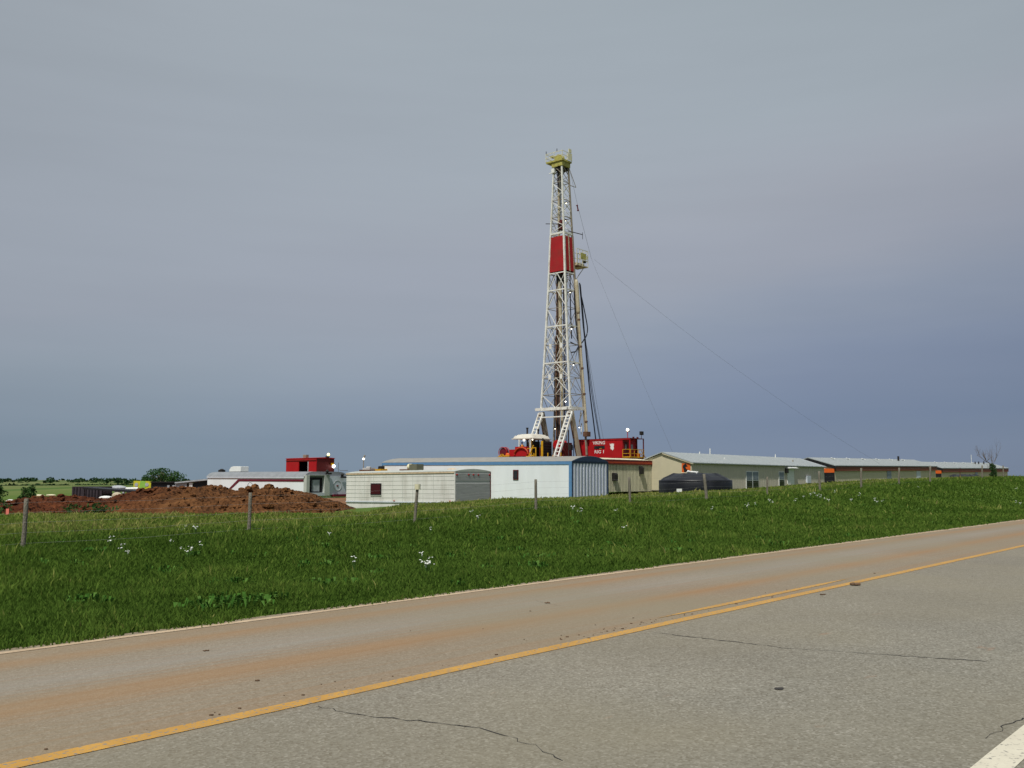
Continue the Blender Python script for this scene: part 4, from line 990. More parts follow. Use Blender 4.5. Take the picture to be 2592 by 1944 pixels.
    MB().tube([(-.3, .3, rz(480)), (-.3, .35, rz(430))], .12, 6).build('dark_pipe', M['pipe'], t)
    MB().box((-.4, -.35, rz(716)), (.3, .6, rz(694))).build('swivel', M['engine'], t)
    MB().tube([(-.25, .12, rz(712)), (-.2, .1, rz(850)), (-.1, 0, rz(1000)), (-.05, 0, rz(1155))], [.26, .24, .20, .20], 9).build('kelly', M['tansteel'], t)
    for i, (x, y, a, m, r) in enumerate(((-.3, .62, 700, 'rust', .09), (-.1, .78, 705, 'pipe', .10), (.15, -.22, 700, 'pipe', .11), (.0, .55, 730, 'rust', .10), (.35, -.35, 715, 'pipe', .055), (.2, -.75, 690, 'pipe', .05), (-.2, .95, 850, 'rust', .09), (-.1, 1.3, 860, 'pipe', .06), (.4, 1.0, 860, 'mastback', .06))):
        MB().tube([(x, y, rz(a)), (x+.05, y+(.25 if i == 0 else 0), rz(1155))], r, 7).build('drill_pipe', M[m], t)
    mb = MB(); mb.tube([(wu(690)*.2, -wv(690)+.1, rz(688)), (wu(735)*.1, -wv(735)+.1, rz(780)), (wu(800)*0, -wv(800)+.05, rz(860))], .085, 6); mb.build('service_hose', M['rubber'], t)
    mb = MB(); mb.tube([(wu(735)-.35, -wv(735)-.05, rz(735)), (wu(800)-.4, -wv(800), rz(800)), (wu(860)-.25, -wv(860), rz(860)), (wu(880)-.3, -wv(880)-.1, rz(878)), (wu(880)-1.0, -wv(880)-.15, rz(893)), (wu(880)-1.8, -wv(880), rz(896))], .09, 7); mb.build('service_hose', M['rubber'], t)
    # standpipe and its hoses
    sp_ = lambda py, dx=0, dy=0: Vector((wu(py)+.05+dx, -wv(py)-.22+dy, rz(py)))
    MB().tube([sp_(708), sp_(714), sp_(724), sp_(790), sp_(795), sp_(900), sp_(1033), sp_(1105)], [.12, .26, .30, .27, .18, .155, .14, .15], 10).build('standpipe', M['tansteel'], t)
    for py in (795, 812, 880, 935, 1000, 1070): c = sp_(py); MB().tube([c, c+Vector((0, 0, .22))], .22, 8).build('clamp', M['rust'], t)
    c = sp_(1100); MB().box((c.x-.45, c.y-.35, c.z-.3), (c.x+.35, c.y+.35, c.z+.35)).build('manifold', M['rust'], t)
    def along(pts, r, name, m='rubber', n=6):
        P = [Vector((0, 0, 0))]*0
        for px, py, y in pts:
            x = solve(RP+V*y, U, px, py); P.append(Vector((x, y, rz(py, x, y))))
        Q = []
        for i in range(len(P)-1):
            for k in range(5):
                u = k/5; p0, p1, p2, p3 = P[max(i-1, 0)], P[i], P[i+1], P[min(i+2, len(P)-1)]
                Q.append(.5*((2*p1)+(p2-p0)*u+(2*p0-5*p1+4*p2-p3)*u*u+(3*p1-p0-3*p2+p3)*u**3))
        Q.append(P[-1]); return MB().tube(Q, r, n).build(name, M[m], t)
    y = -2.0
    along([(1469, 720, y), (1470, 742, y), (1475, 765, y-.1), (1482, 800, y-.2), (1487, 830, y-.2), (1485, 848, y-.2), (1478, 860, y-.1), (1472, 868, y), (1460, 873, y+.2), (1444, 866, y+.3)], .085, 'rotary_hose')
    along([(1467, 716, y), (1471, 760, y), (1476, 820, y), (1480, 856, y), (1486, 920, y-.1), (1494, 1000, y-.3), (1504, 1080, y-.6), (1508, 1113, y-.8)], .095, 'hoist_cable')
    along([(1469, 720, y), (1474, 780, y), (1480, 850, y), (1489, 930, y-.1), (1500, 1010, y-.3), (1512, 1080, y-.6), (1518, 1114, y-.8)], .05, 'hoist_cable', 'rubber')
    along([(1470, 725, y), (1476, 790, y), (1481, 850, y), (1493, 940, y-.1), (1506, 1030, y-.3), (1520, 1114, y-.8)], .04, 'hoist_cable', 'rubber')
    along([(1480, 852, y), (1495, 930, y-.1), (1512, 1030, y-.3), (1528, 1114, y-.8)], .022, 'hoist_cable', 'wire', 4)
    # small arms on the mast
    a = corner(3, 588); MB().bar(Vector((0, a.y, a.z)), (a.x+2.2, a.y-.2, rz(594.5, a.x+2.2, a.y)), .09).bar((a.x+2.2, a.y-.2, a.z-.6), (a.x+2.2, a.y-.2, a.z+.4), .05).build('side_arm', M['pipe'], t)
    a = corner(1, 566); MB().bar((a.x-.1, a.y+.9, a.z+.1), (a.x+.5, a.y-1.4, a.z-.2), .09).bar((a.x+.3, a.y-.8, a.z-.1), (a.x+.6, a.y-1.6, a.z-1.4), .07).build('side_arm', M['pipe'], t)
    a = corner(3, 468); MB().bar(a+Vector((0, 0, 0)), a+Vector((1.1, -.35, -.15)), .07).bar(a+Vector((0, 0, 2.4)), a+Vector((1.1, -.35, -.15)), .06).build('side_arm', M['mastback'], t)
    a = corner(1, 434); MB().box((a.x-.25, a.y-.25, a.z-.3), (a.x+.2, a.y+.25, a.z+.3)).box((a.x-.2, a.y+.252, a.z-.3), (a.x-.1, a.y+.7, a.z-.2)).build('junction_box', M['whitetrim'], t)
    # lamps
    for px, py, r, yy in ((1443, 740.5, .09, -1.6), (1446.5, 832.5, .12, -1.85), (1451.5, 924, .11, -2.2), (1431.5, 1016.5, .13, -2.3), (1433.5, 514.5, .11, -1.1), (1432, 559, .07, -1.2), (1405, 1085.5, .10, .4), (1466.5, 1082, .10, -2.4)):
        x = solve(RP+V*yy, U, px, py); z = rz(py, x, yy); r *= .78
        l = MB().sphere((x, yy, z), r, 10, 7).build('lamp', M['lampwhite' if py in (1016.5, 1082) else 'lamp'], t); MB().box((x-.12, yy-.1, z+r*.8), (x+.12, yy+.1, z+r*.8+.16)).build('lamp_hood', M['engine'], l)
    # A-frame feet
    zf = ZF-RP.z-.2
    for sy in (-1, 1):
        yy = sy*wv(1036); top = Vector((-wu(1036)-.05, yy, rz(1046))); bot = Vector((-wu(1036)-3.3, yy+.0, zf)); mb = MB()
        for o in (-.36, .36): mb.bar(top+Vector((0, o, 0)), bot+Vector((0, o, 0)), .17, .26)
        n = 13
        for i in range(n+1):
            c = top.lerp(bot, i/n); mb.bar(c+Vector((0, -.3, 0)), c+Vector((0, .3, 0)), .16, .12 if i not in (0, 4, 8) else .30)
        mb.build('front_foot', M['mast'], t)
        top = Vector((-wu(1036)+.15, yy, rz(1043))); bot = Vector((-wu(1036)+1.95, yy, zf)); mb = MB().bar(top, bot, .42, .62)
        mb.build('rear_foot', M['tansteel' if sy < 0 else 'mastback'], t)
        MB().bar(top+Vector((-.28, .15, -.3)), bot+Vector((-.3, .15, 0)), .14).build('rear_foot_brace', M['rust'], t)
    py = 1057; c0 = Vector((-wu(py)-.4, -wv(py), rz(py))); c1 = Vector((-wu(py)-.4, wv(py)-.2, rz(py))); MB().bar(c0, c1, .16).build('tie_beam', M['mast'], t)
    z = rz(1045); MB().bar((-wu(1036)-.1, wv(1036)+.9, rz(1036)), (-wu(1036)-.1, wv(1036), rz(1036)), .3, .38).build('beam_end', M['mast'], t)
    mb = MB()
    for (x0, y0, p0, x1, y1, p1) in ((1.4, -1.8, 1075, 1.0, -2.4, 1042), (.9, -2.2, 1068, 1.5, -2.2, 1045), (1.2, -2.3, 1100, 1.4, -2.2, 1072)): mb.bar((x0, y0, rz(p0)), (x1, y1, rz(p1)), .10)
    mb.build('brace', M['mast'], t)
    # substructure and floor
    zf = ZF-RP.z
    MB().box((-6.2, -6.3, zf-.45), (3.6, 9.5, zf-.2)).build('drill_floor', M['darkred'], t)
    mb = MB()
    for x in (-5.9, 3.2):
        for yy in (-6, -2, 2, 6, 9.2): mb.box((x-.2, yy-.2, -.3), (x+.2, yy+.2, zf-.45))
        for yy in (-6, -2, 2, 6): mb.bar((x, yy, 0), (x, yy+3.6, zf-.5), .16)
    mb.build('substructure', M['darkred'], t)
    # bobbin line
    return t
RIG = mast()

def guys():
    tip = unp(1497, 655, 128.0); 
    top = unp(1441, 424, 129.5)
    def line(name, pts, r, label, sag=0, cat='guy wire'):
        P = []
        for a, b in zip(pts, pts[1:]):
            n = 14
            for i in range(n):
                f = i/n; P.append(a.lerp(b, f)-Vector((0, 0, sag*4*f*(1-f))))
        P.append(pts[-1]); o0 = P[0].copy(); o = MB().tube([p-o0 for p in P], r, 4).build(name, M['wire'], loc=tuple(o0)); tag(o, label, cat, 'guy wires of the mast')
    line('guy_wire', [tip, Vector((xx(1744, 122, 1220), 122, .4))], .010, 'steep thin guy wire running down behind the horse-sign cabin', .25)
    line('guy_wire', [tip+Vector((.4, 0, -.1)), Vector((xx(2330, 142, 1200), 142, .6))], .010, 'long slanting guy wire running down behind the middle cabin', 1.6)
    line('guy_wire', [top, unp(1462, 520, 128.5), tip], .018, 'thin line from the crown down to the monkey board')
    a, b = unp(1460.5, 519, 128.4), unp(1463.5, 534, 128.4); o = MB().tube([Vector((0, 0, 0)), (b-a)*.12, (b-a)*.2, (b-a)*.75, (b-a)*.85, (b-a)], [.13, .14, .07, .07, .15, .13], 8).build('line_weight', M['maroon'], loc=tuple(a))
    tag(o, 'small red weight hanging on the line right of the upper mast', 'line weight')
guys()

def doghouse():
    S = Site(1576.5, 126, ZF+.0)
    L_ = S.y(1459.5); Wd = S.x(1614); H = S.zx(1110.5)
    t = empty('doghouse', S.p, 'bright red doghouse lettered VIKING RIG 1 with a railed porch', 'cabin')
    B((.0, .0, .0), (Wd, L_, H)).build('wall', M['red'], t)
    xe = S.x(1630.5, -1.15); MB().box((-.04, -1.2, H-.0), (xe, L_+.04, H+.09)).build('roof', M['darkred'], t)
    MB().box((.0, -1.2, -.18), (xe, .0, -.002)).build('porch_floor', M['darkred'], t)
    MB().box((-.1, -.02, -.22), (Wd, L_+.02, -.002)).build('skid', M['darkred'], t)
    MB().box((-.06, -1.2, H-.12), (.0, L_, H-.001)).build('roof_edge', M['red'], t)
    for x, y in ((.06, -1.14), (xe-.06, -1.14), (xe-.06, -.1)):
        MB().box((x-.06, y-.06, 0), (x+.06, y+.06, H-.002)).build('porch_post', M['red' if x < 1 else 'darkred'], t)
    B((.35, -.03, .05), (1.25, -.001, 2.15)).build('door', M['darkred'], t)
    B((.62, -.045, 1.1), (.92, -.031, 1.75)).build('door_window', M['sheetgrey'], t)
    B((2.0, -.03, 1.1), (2.5, -.001, 1.8)).build('door_window', M['sheetgrey'], t)
    mb = MB()
    def rail(p, q, n):
        p = Vector(p); q = Vector(q)
        for i in range(n+1): c = p.lerp(q, i/n); mb.bar(c, c+Vector((0, 0, 1.1)), .055)
        for h in (.55, 1.1): mb.bar(p+Vector((0, 0, h)), q+Vector((0, 0, h)), .055)
        mb.bar(p+Vector((0, 0, .08)), q+Vector((0, 0, .08)), .03, .14)
    rail((-.02, -.05, 0), (-.02, -1.2, 0), 1); rail((.15, -1.2, 0), (1.9, -1.2, 0), 2); rail((xe-1.5, -1.24, 0), (xe-.1, -1.24, 0), 1); rail((xe-.05, -1.1, 0), (xe-.05, .6, 0), 2)
    mb.build('railing', M['yellow'], t)
    mb = MB(); mb.bar((xe-.9, -1.3, 1.0), (xe+.6, -1.3, -.3), .06); mb.bar((xe-.9, -1.3, .55), (xe+.6, -1.3, -.75), .06); mb.build('stair_rail', M['yellow'], t)
    MB().tube([(xe-.9, -1.0, .35), (xe-.9, -.6, .35)], .28, 12).build('hose_reel', M['orange'], t)
    # lettering
    def letters(txt, px0, px1, pyt, pyb):
        c = bpy.data.curves.new('lettering', 'FONT'); c.body = txt; c.size = 1; c.extrude = .01; c.offset = .012; c.shear = .08; c.resolution_u = 2; c.space_character = 1.02
        o = bpy.data.objects.new('tmp', c); COL.objects.link(o); bpy.context.view_layer.update()
        me = bpy.data.meshes.new_from_object(o.evaluated_get(bpy.context.evaluated_depsgraph_get())); bpy.data.objects.remove(o)
        co = np.empty(len(me.vertices)*3); me.vertices.foreach_get('co', co); co = co.reshape(-1, 3)
        x0, x1, z0, z1 = co[:, 0].min(), co[:, 0].max(), co[:, 1].min(), co[:, 1].max()
        ya, yb = S.y(px0), S.y(px1); zt, zb = S.zx(pyt), S.zx(pyb)
        u = (co[:, 0]-x0)/(x1-x0); v = (co[:, 1]-z0)/(z1-z0)
        new = np.stack([-.012-.012*(co[:, 2] > 0), ya+(yb-ya)*u, zb+(zt-zb)*v], 1); me.vertices.foreach_set('co', new.ravel()); me.update()
        me.materials.clear(); me.materials.append(M['whitetrim']); ob = bpy.data.objects.new('lettering', me); COL.objects.link(ob); ob.parent = t
    letters('VIKING', 1501.5, 1532.5, 1114.8, 1123.3); letters('RIG 1', 1505.5, 1529.5, 1137.8, 1146.3)
    ya, yb = S.y(1531.5), S.y(1505); w = B((-.04, ya, S.zx(1134.5)), (-.001, yb, S.zx(1127))).build('window', M['glass'], t)
    B((-.05, ya+.45, S.zx(1134.3)), (-.041, ya+.85, S.zx(1133))).build('lamp_shade', M['yellow'], w)
    E = [(1544.5, 1121.5), (1547, 1124.5), (1548.3, 1120.8), (1550, 1123.5), (1551.8, 1120.8), (1553, 1124.3), (1555, 1121.2), (1555.3, 1126.5), (1553.8, 1129), (1555, 1134), (1553.5, 1137), (1551.2, 1139.5), (1549, 1136.5), (1546.5, 1135.8), (1546, 1131), (1547, 1128.5), (1545, 1126)]
    poly = [(S.y(px), S.zx(py)) for px, py in E]
    MB().prism(poly, 'x', -.022, -.004).build('horned_head_emblem', M['whitetrim'], t)
    # roof lights
    x, y = .1, S.y(1590, .1); z = S.zx(1088.5)
    p = MB().bar((x, y, H), (x, y, z-.2), .07).build('lamp_pole', M['red'], t); MB().sphere((x, y, z), .20, 12, 8).build('lamp', M['lamp'], p); MB().box((x+.0, y-.22, z-.25), (x+.2, y+.22, z-.12)).build('lamp_bracket', M['engine'], p)
    x = xe-.3; z = S.zx(1098.5, x); p = MB().bar((x, -1.0, H+.1), (x, -1.0, z), .05).build('lamp_pole', M['darkred'], t)
    MB().box((x-.28, -1.2, z-.18), (x+.28, -.85, z+.32)).build('floodlight', M['engine'], p, bevel=.04)
    for x in (1.2, 2.2): MB().box((x, -1.0, H+.09), (x+.2, -.8, H+.28)).build('roof_lug', M['darkred'], t)
    # ties to the floor
    mb = MB(); mb.box((.2, L_+.01, H*.62), (.35, L_+1.9, H*.66)); mb.build('walkway_beam', M['darkblue'], t)
    y1 = L_+1.0; MB().box((-.1, y1, .0), (.02, y1+.14, H*.75)).build('walkway_post', M['darkblue'], t)
doghouse()

def machinery():
    Y = 127.0
    # canopy over the engines
    S = Site(1343.5, Y-1.5, ZF-.1); L_ = S.y(1295); Wd = S.x(1396); zb = S.zx(1109); 
    t = empty('engine_canopy', S.p, 'off-white rounded canopy on posts beside the mast feet', 'canopy')
    ap = arch(Wd+.0, zb, .0, 2)
    vs = []; fs = []; n = 12
    for i in range(n+1):
        for j in range(n+1):
            u, v = i/n, j/n; e = lambda q: max(0, 1-abs(2*q-1)**4.0)
            vs.append((Wd*u, L_*v, zb+.05+.62*min(e(u), e(v))**.8))
    for i in range(n):
        for j in range(n): a = i*(n+1)+j; fs.append((a, a+1, a+n+2, a+n+1))
    mb = MB().add(vs, fs); mb.build('roof', M['canvas'], t, smooth=True)
    MB().box((.0, .0, zb-.08), (Wd, L_, zb+.049)).build('roof_frame', M['canvas'], t)
    for x, y in ((.1, .15), (.1, L_*.62), (Wd-.3, .15), (Wd-.3, L_-.2)): MB().box((x-.07, y-.07, 0), (x+.07, y+.07, zb-.08)).build('post', M['whitetrim'], t)
    z = S.zx(1112.5)
    for px, r in ((1326.5, .16), (1348, .10)):
        y = S.y(px, .5); MB().sphere((.5, y, z), r, 10, 7).build('lamp', M['lamp'], t)
    # two engines with radiators facing the road
    def engine(px, label, wpx, exh):
        E = Site(px, Y-.6, ZF-.1)
        g = empty('diesel_engine', E.p, label, 'engine', 'yellow engines on the rig floor')
        H = E.zx(1116.5); w = E.x(px+wpx)
        B((.0, .0, .15), (w, .42, H)).build('radiator', M['engine'], g)
        MB().box((-.08, -.02, .1), (-.002, .30, H+.03)).build('guard', M['yellow'], g)
        MB().box((.25, .45, .35), (w-.25, .85, 1.5)).build('block', M['darkred'], g)
        MB().box((.45, .5, 1.502), (w-.45, .85, 1.9)).build('head', M['engine'], g)
        MB().tube([(.8, .65, 1.9), (.8, .65, 2.5), (.8, .75, 2.7)], .16, 8).build('air_cleaner', M['engine'], g)
        mb = MB()
        for k in range(6): mb.box((.05, -.035, .3+k*.35), (w-.05, -.001, .34+k*.35))
        mb.build('grille', M['pipe'], g)
        MB().box((.0, .0, -.05), (w, 3.2, .148)).build('skid', M['darkred'], g)
        return g
    engine(1347, 'left of the two engines, tall dark radiator with yellow guard', 20, 1)
    engine(1375, 'right of the two engines, partly behind the ladder foot', 22, 0)
    # exhaust stack
    E = Site(1335, Y+.6, ZF-.1)
    s = empty('exhaust_stack', E.p, 'dark exhaust stack rising through the canopy', 'exhaust'); MB().tube([(0, 0, 0), (0, 0, E.zx(1085))], .13, 9).build('pipe', M['pipe'], s); MB().tube([(0, 0, E.zx(1085.5)), (0, 0, E.zx(1082.5))], .17, 9).build('rain_cap', M['engine'], s)
    E = Site(1363, Y+1.2, ZF-.1)
    s = empty('exhaust_stack', E.p, 'shorter dark exhaust stack right of the canopy centre, behind the left ladder foot', 'exhaust'); MB().tube([(0, 0, 0), (0, 0, E.zx(1088))], .10, 9).build('pipe', M['pipe'], s); MB().tube([(0, 0, E.zx(1091)), (0, 0, E.zx(1086))], .15, 9).build('rain_cap', M['engine'], s)
    # red skid, yellow arc and pipes before the canopy
    E = Site(1303, Y-2.2, ZF-.1)
    g = empty('mud_pump', E.p, 'red pump with orange arched guard under the canopy left end', 'pump')
    w = E.x(1311); MB().box((.0, -2.0, .25), (w, .9, 1.15)).box((.05, -1.9, 1.152), (w-.1, .0, 1.5)).build('casing', M['red'], g)
    MB().box((-.05, -2.2, .0), (w+.1, 1.0, .248)).build('skid', M['darkred'], g)
    pts = [(-.12, -1.2-1.15*math.cos(a), .5+.85*math.sin(a)) for a in [math.pi*i/10 for i in range(11)]]
    MB().tube(pts, .11, 6).build('belt_guard', M['redorange'], g)
    mb = MB(); mb.bar((-.3, -2.6, .1), (-.3, -3.4, 1.6), .13); mb.bar((-.3, -2.4, 1.2), (-.3, -3.8, 1.3), .10); mb.bar((-.3, -3.8, .1), (-.3, -3.8, 1.3), .10); mb.bar((-.3, -2.2, .15), (-.3, -3.4, .3), .14); mb.build('pipework', M['yellow'], g)
    # far left red reel
    E = Site(1288, Y-2, ZF-.35)
    g = empty('cable_reel', E.p, 'red reel in a yellow frame standing alone left of the canopy', 'reel')
    y = E.y(1272); z = 1.05
    MB().tube([(.1, y, z), (.55, y, z)], .62, 20).build('drum', M['maroon'], g); mb = MB()
    for x in (0, .62): mb.tube([(x, y+.68*math.cos(a), z+.68*math.sin(a)) for a in [2*math.pi*i/20 for i in range(21)]], .05, 5)
    mb.build('rim', M['red'], g)
    MB().bar((-.1, y-.7, .0), (-.1, y-.1, .8), .12).bar((-.1, y+.8, .0), (-.1, y+.1, .8), .12).bar((-.1, y-1.3, .55), (-.1, y+.6, .55), .14).bar((-.1, y+.75, .0), (-.1, y+.75, .5), .1).build('frame', M['yellow'], g)
    MB().sphere((.1, y-.8, .65), .32, 12, 8, sq=(.8, 1, 1)).build('motor', M['orange'], g)
    MB().box((-.2, y-1.4, -.3), (.9, y+1.3, .0)).box((-.15, y+.85, .0), (.5, y+1.4, .3)).build('skid', M['red'], g)
    # draw-works behind the front foot
    E = Site(1428, Y-.5, ZF-.1); g = empty('drawworks', E.p, 'dark red drawworks housing behind the ladder foot of the mast', 'winch')
    H = E.zx(1118); y = E.y(1396); MB().box((.0, .0, .1), (1.8, y-.5, H-.1)).build('housing', M['darkred'], g)
    MB().tube([(-.02, y-.9, H-.35), (1.6, y-.9, H-.35)], .62, 16).build('drum_cover', M['red'], g)
    for py_, k in ((0, .3), (0, 1.4)): MB().box((-.25, k, -.1), (-.15, k+.1, .7)).build('stanchion', M['yellow'], g)
    MB().sphere((-.3, -.0, .15), .17, 8, 6).build('float', M['capw'], g)
    # yellow rail posts along the floor edge
    E = Site(1392, Y-3.4, ZF-.15); g = empty('floor_railing', E.p, 'low yellow railing posts along the rig floor edge under the mast', 'railing')
    for px in (1387, 1352, 1420, 1400, 1371): y = E.y(px); MB().box((-.05, y-.06, -.2), (.05, y+.06, E.zx(1146 if px in (1387, 1352, 1420) else 1152))).build('post', M['yellow'], g)
    a, b = E.y(1340), E.y(1424); MB().box((-.06, b, -.12), (.06, a, .03)).build('toe_board', M['rust'], g)
    # dark pole by the doghouse
    E = Site(1440, Y-1, ZF-.2); g = empty('flood_pole', E.p, 'dark slim pole with lamp box between mast and red doghouse', 'pole')
    MB().tube([(0, 0, 0), (0, 0, E.zx(1088))], .07, 7).build('pole', M['pipe'], g); MB().box((-.2, -.55, 1.2), (.2, -.1, 1.9)).build('box', M['engine'], g)
    MB().bar((.1, -.75, 0), (.1, -.75, 2.7), .1).build('upright', M['darkblue'], g)
machinery()

def person():
    Y = 125.6; p = Vector((xx(1321.5, Y), Y, ZF+.2))
    me = bpy.data.meshes.new('person')
    H = 1.80
    J = [(0, 0, .95, .14), (0, 0, 1.18, .15), (0, .0, 1.40, .17), (0, 0, 1.53, .06), (0, -.01, 1.62, .09), (0, -.01, 1.74, .085),
         (.20, 0, 1.42, .06), (.26, -.08, 1.15, .045), (.20, -.30, 1.02, .035), (.17, -.38, 1.00, .03), (-.20, 0, 1.42, .06), (-.27, -.05, 1.14, .045), (-.22, -.26, .98, .035), (-.19, -.34, .95, .03),
         (.10, 0, .88, .095), (.11, -.02, .48, .065), (.12, 0, .09, .045), (.12, -.16, .04, .04), (-.10, 0, .88, .095), (-.12, .02, .48, .065), (-.13, .05, .09, .045), (-.13, -.10, .04, .04)]
    E = [(0, 1), (1, 2), (2, 3), (3, 4), (4, 5), (2, 6), (6, 7), (7, 8), (8, 9), (2, 10), (10, 11), (11, 12), (12, 13), (0, 14), (14, 15), (15, 16), (16, 17), (0, 18), (18, 19), (19, 20), (20, 21)]
    for sx, h in ((1, 9), (-1, 13)):       # five fingers
        hx, hy, hz, _ = J[h]
        for k in range(5):
            q = len(J); a = (-.03+.018*k)*sx; l = [.045, .075, .082, .075, .06][k]
            J.append((hx+a*1.2, hy-.03, hz+(.02 if k == 0 else 0), .010)); J.append((hx+a*1.4+(-.03*sx if k == 0 else 0), hy-.03-l, hz-.02, .009)); E.append((h, q)); E.append((q, q+1))
    me.from_pydata([j[:3] for j in J], E, []); o = bpy.data.objects.new('person', me); COL.objects.link(o); o.location = p; o.rotation_euler.z = R(25)
    sk = o.modifiers.new('skin', 'SKIN'); sk.use_smooth_shade = True
    for i, j in enumerate(J): me.skin_vertices[0].data[i].radius = (j[3], j[3]); me.skin_vertices[0].data[i].use_root = (i == 0)
    o.modifiers.new('sub', 'SUBSURF').render_levels = 1; me.materials.append(M['skin'])
    tag(o, 'person in dark blue hard hat and orange vest standing under the canopy', 'person')
    MB().sphere((0, -.01, 1.76), .135, 12, 8, sq=(1, 1.1, .85)).tube([(0, -.02, 1.755), (0, -.02, 1.77)], .17, 14).build('hard_hat', M['hat'], o)
    MB().sphere((0, 0, 1.22), .24, 12, 8, sq=(1, .72, 1.25)).build('vest', M['vest'], o)
    for s in (-1, 1): MB().tube([(s*.20, 0, 1.45), (s*.265, -.07, 1.15), (s*.205, -.27, 1.03)], [.085, .07, .055], 8).build('sleeve', M['hat'], o)
    MB().tube([(.09, 0, .97), (.11, -.02, .5), (.12, 0, .10)], [.14, .10, .08], 8).tube([(-.09, 0, .97), (-.12, .02, .5), (-.13, .05, .10)], [.14, .10, .08], 8).build('trousers', M['denim'], o)
    # face: nose, eyes
    MB().sphere((0, -.105, 1.66), .018, 6, 5).sphere((.035, -.09, 1.685), .011, 6, 4).sphere((-.035, -.09, 1.685), .011, 6, 4).build('face', M['skin'], o)
person()

def red_shed():
    S = Site(799.5, 112, zz(1204, 112)); L_ = S.y(723.5); Wd = S.x(845.5); H = S.zx(1158.5)
    t = empty('red_equipment_cabin', S.p, 'dark red cabin with open doorway standing behind the maroon-striped trailer', 'cabin')
    ya, yb = S.y(779), S.y(755.5)
    MB().box((.0, .0, 0), (.1, ya, H)).box((.0, yb, 0), (.1, L_, H)).box((.0, ya, H-.42), (.1, yb, H)).build('wall', M['red'], t)
    MB().box((.1, .0, 0), (Wd, .1, H)).build('end_wall', M['darkred'], t)  # unlit end: shade put into the colour by a darker red
    MB().box((.1, L_-.1, 0), (Wd, L_, H)).box((Wd-.1, .1, 0), (Wd, L_-.1, H)).build('wall', M['darkred'], t)
    MB().prism([(-.05, H), (Wd/2, H+.08), (Wd+.05, H), (Wd+.05, H-.06), (-.05, H-.06)], 'y', -.08, L_+.06).build('roof', M['red'], t)
    MB().box((-.09, .0, H-.30), (-.0, L_, H-.24)).build('door_track', M['brick'], t)
    MB().box((-.05, ya-.13, 0), (.02, ya-.002, H-.45)).build('door_frame', M['sheetgrey'], t)
    MB().box((.0, .0, -4.0), (Wd, L_, -.002)).build('base_skid', M['darkred'], t)
    MB().box((.0, -.1, -.12), (Wd, .0, -.0)).build('sill', M['red'], t)
    y = S.y(773, 1.0); MB().box((.8, y-.3, H), (1.2, y+.3, H+.42)).build('roof_box', M['mastback'], t)
    x = S.x(828, -.1); z = S.zx(1150.5, x); p = MB().box((x-.15, -.25, H), (x+.15, .1, z-.2)).build('lamp_bracket', M['engine'], t); MB().sphere((x+.05, -.2, z), .17, 10, 7).build('lamp', M['lampy'], p)
    x = S.x(843.5, -.3); z = S.zx(1180.5, x); p = MB().box((x-.2, -.3, z+.15), (x+.05, .0, z+.4)).build('lamp_bracket', M['yellow'], t); MB().sphere((x, -.35, z), .19, 10, 7, sq=(1, 1, 1.1)).build('lamp', M['lampwhite'], p)
    a = S.p+U*Wd+Vector((0, 0, H-1.0)); b = unp(880, 1191, 104); c = MB().tube([Vector((0, 0, 0)), (b-a)*.5-Vector((0, 0, .25)), b-a], .03, 4).build('cable', M['wire'], loc=tuple(a)); tag(c, 'thin cable sloping down right from the dark red cabin', 'cable')
red_shed()
def behind_cream():
    Y = 105.0; p = Vector((xx(919.5, Y), Y, 0)); g = empty('light_pole', p, 'thin pole with a lit lamp above the cream trailer left end', 'lamp pole')
    z = zz(1161.5, Y); MB().tube([(0, 0, 0), (0, 0, z)], .05, 6).tube([(0, 0, z+.1), (.1, -.1, z+.4)], .10, 6).build('pole', M['mastback'], g); MB().sphere((0, 0, z), .13, 10, 7).build('lamp', M['lamp'], g)
    Y = 100; S = Site(935, Y, 0); zt = zz(1185, Y); g = empty('mud_tank_hopper', S.p, 'low rust brown tank top behind the cream trailer, under the lamp pole', 'tank')
    y = S.y(909); MB().box((0, 0, 0), (1.5, y, zt-.15)).build('body', M['rust'], g); MB().box((.1, .1, zt-.148), (.9, y*.75, zt+.04)).tube([(.2, .1, zt+.05), (.2, y*.4, zt+.05)], .12, 8).build('hopper', M['alum'], g)
    S = Site(963, Y, 0); g = empty('yellow_pump', S.p, 'small yellow and black machine top left of the white trailer roof corner', 'pump'); y = S.y(948)
    MB().box((0, 0, 0), (1.0, y, zz(1187, Y))).build('body', M['yellow'], g); z = zz(1187, Y); MB().box((.1, .05, z), (.6, y*.5, z+.30)).tube([(.3, y*.6, z), (.3, y*.6, z+.2)], .12, 8).build('motor', M['engine'], g)
behind_cream()

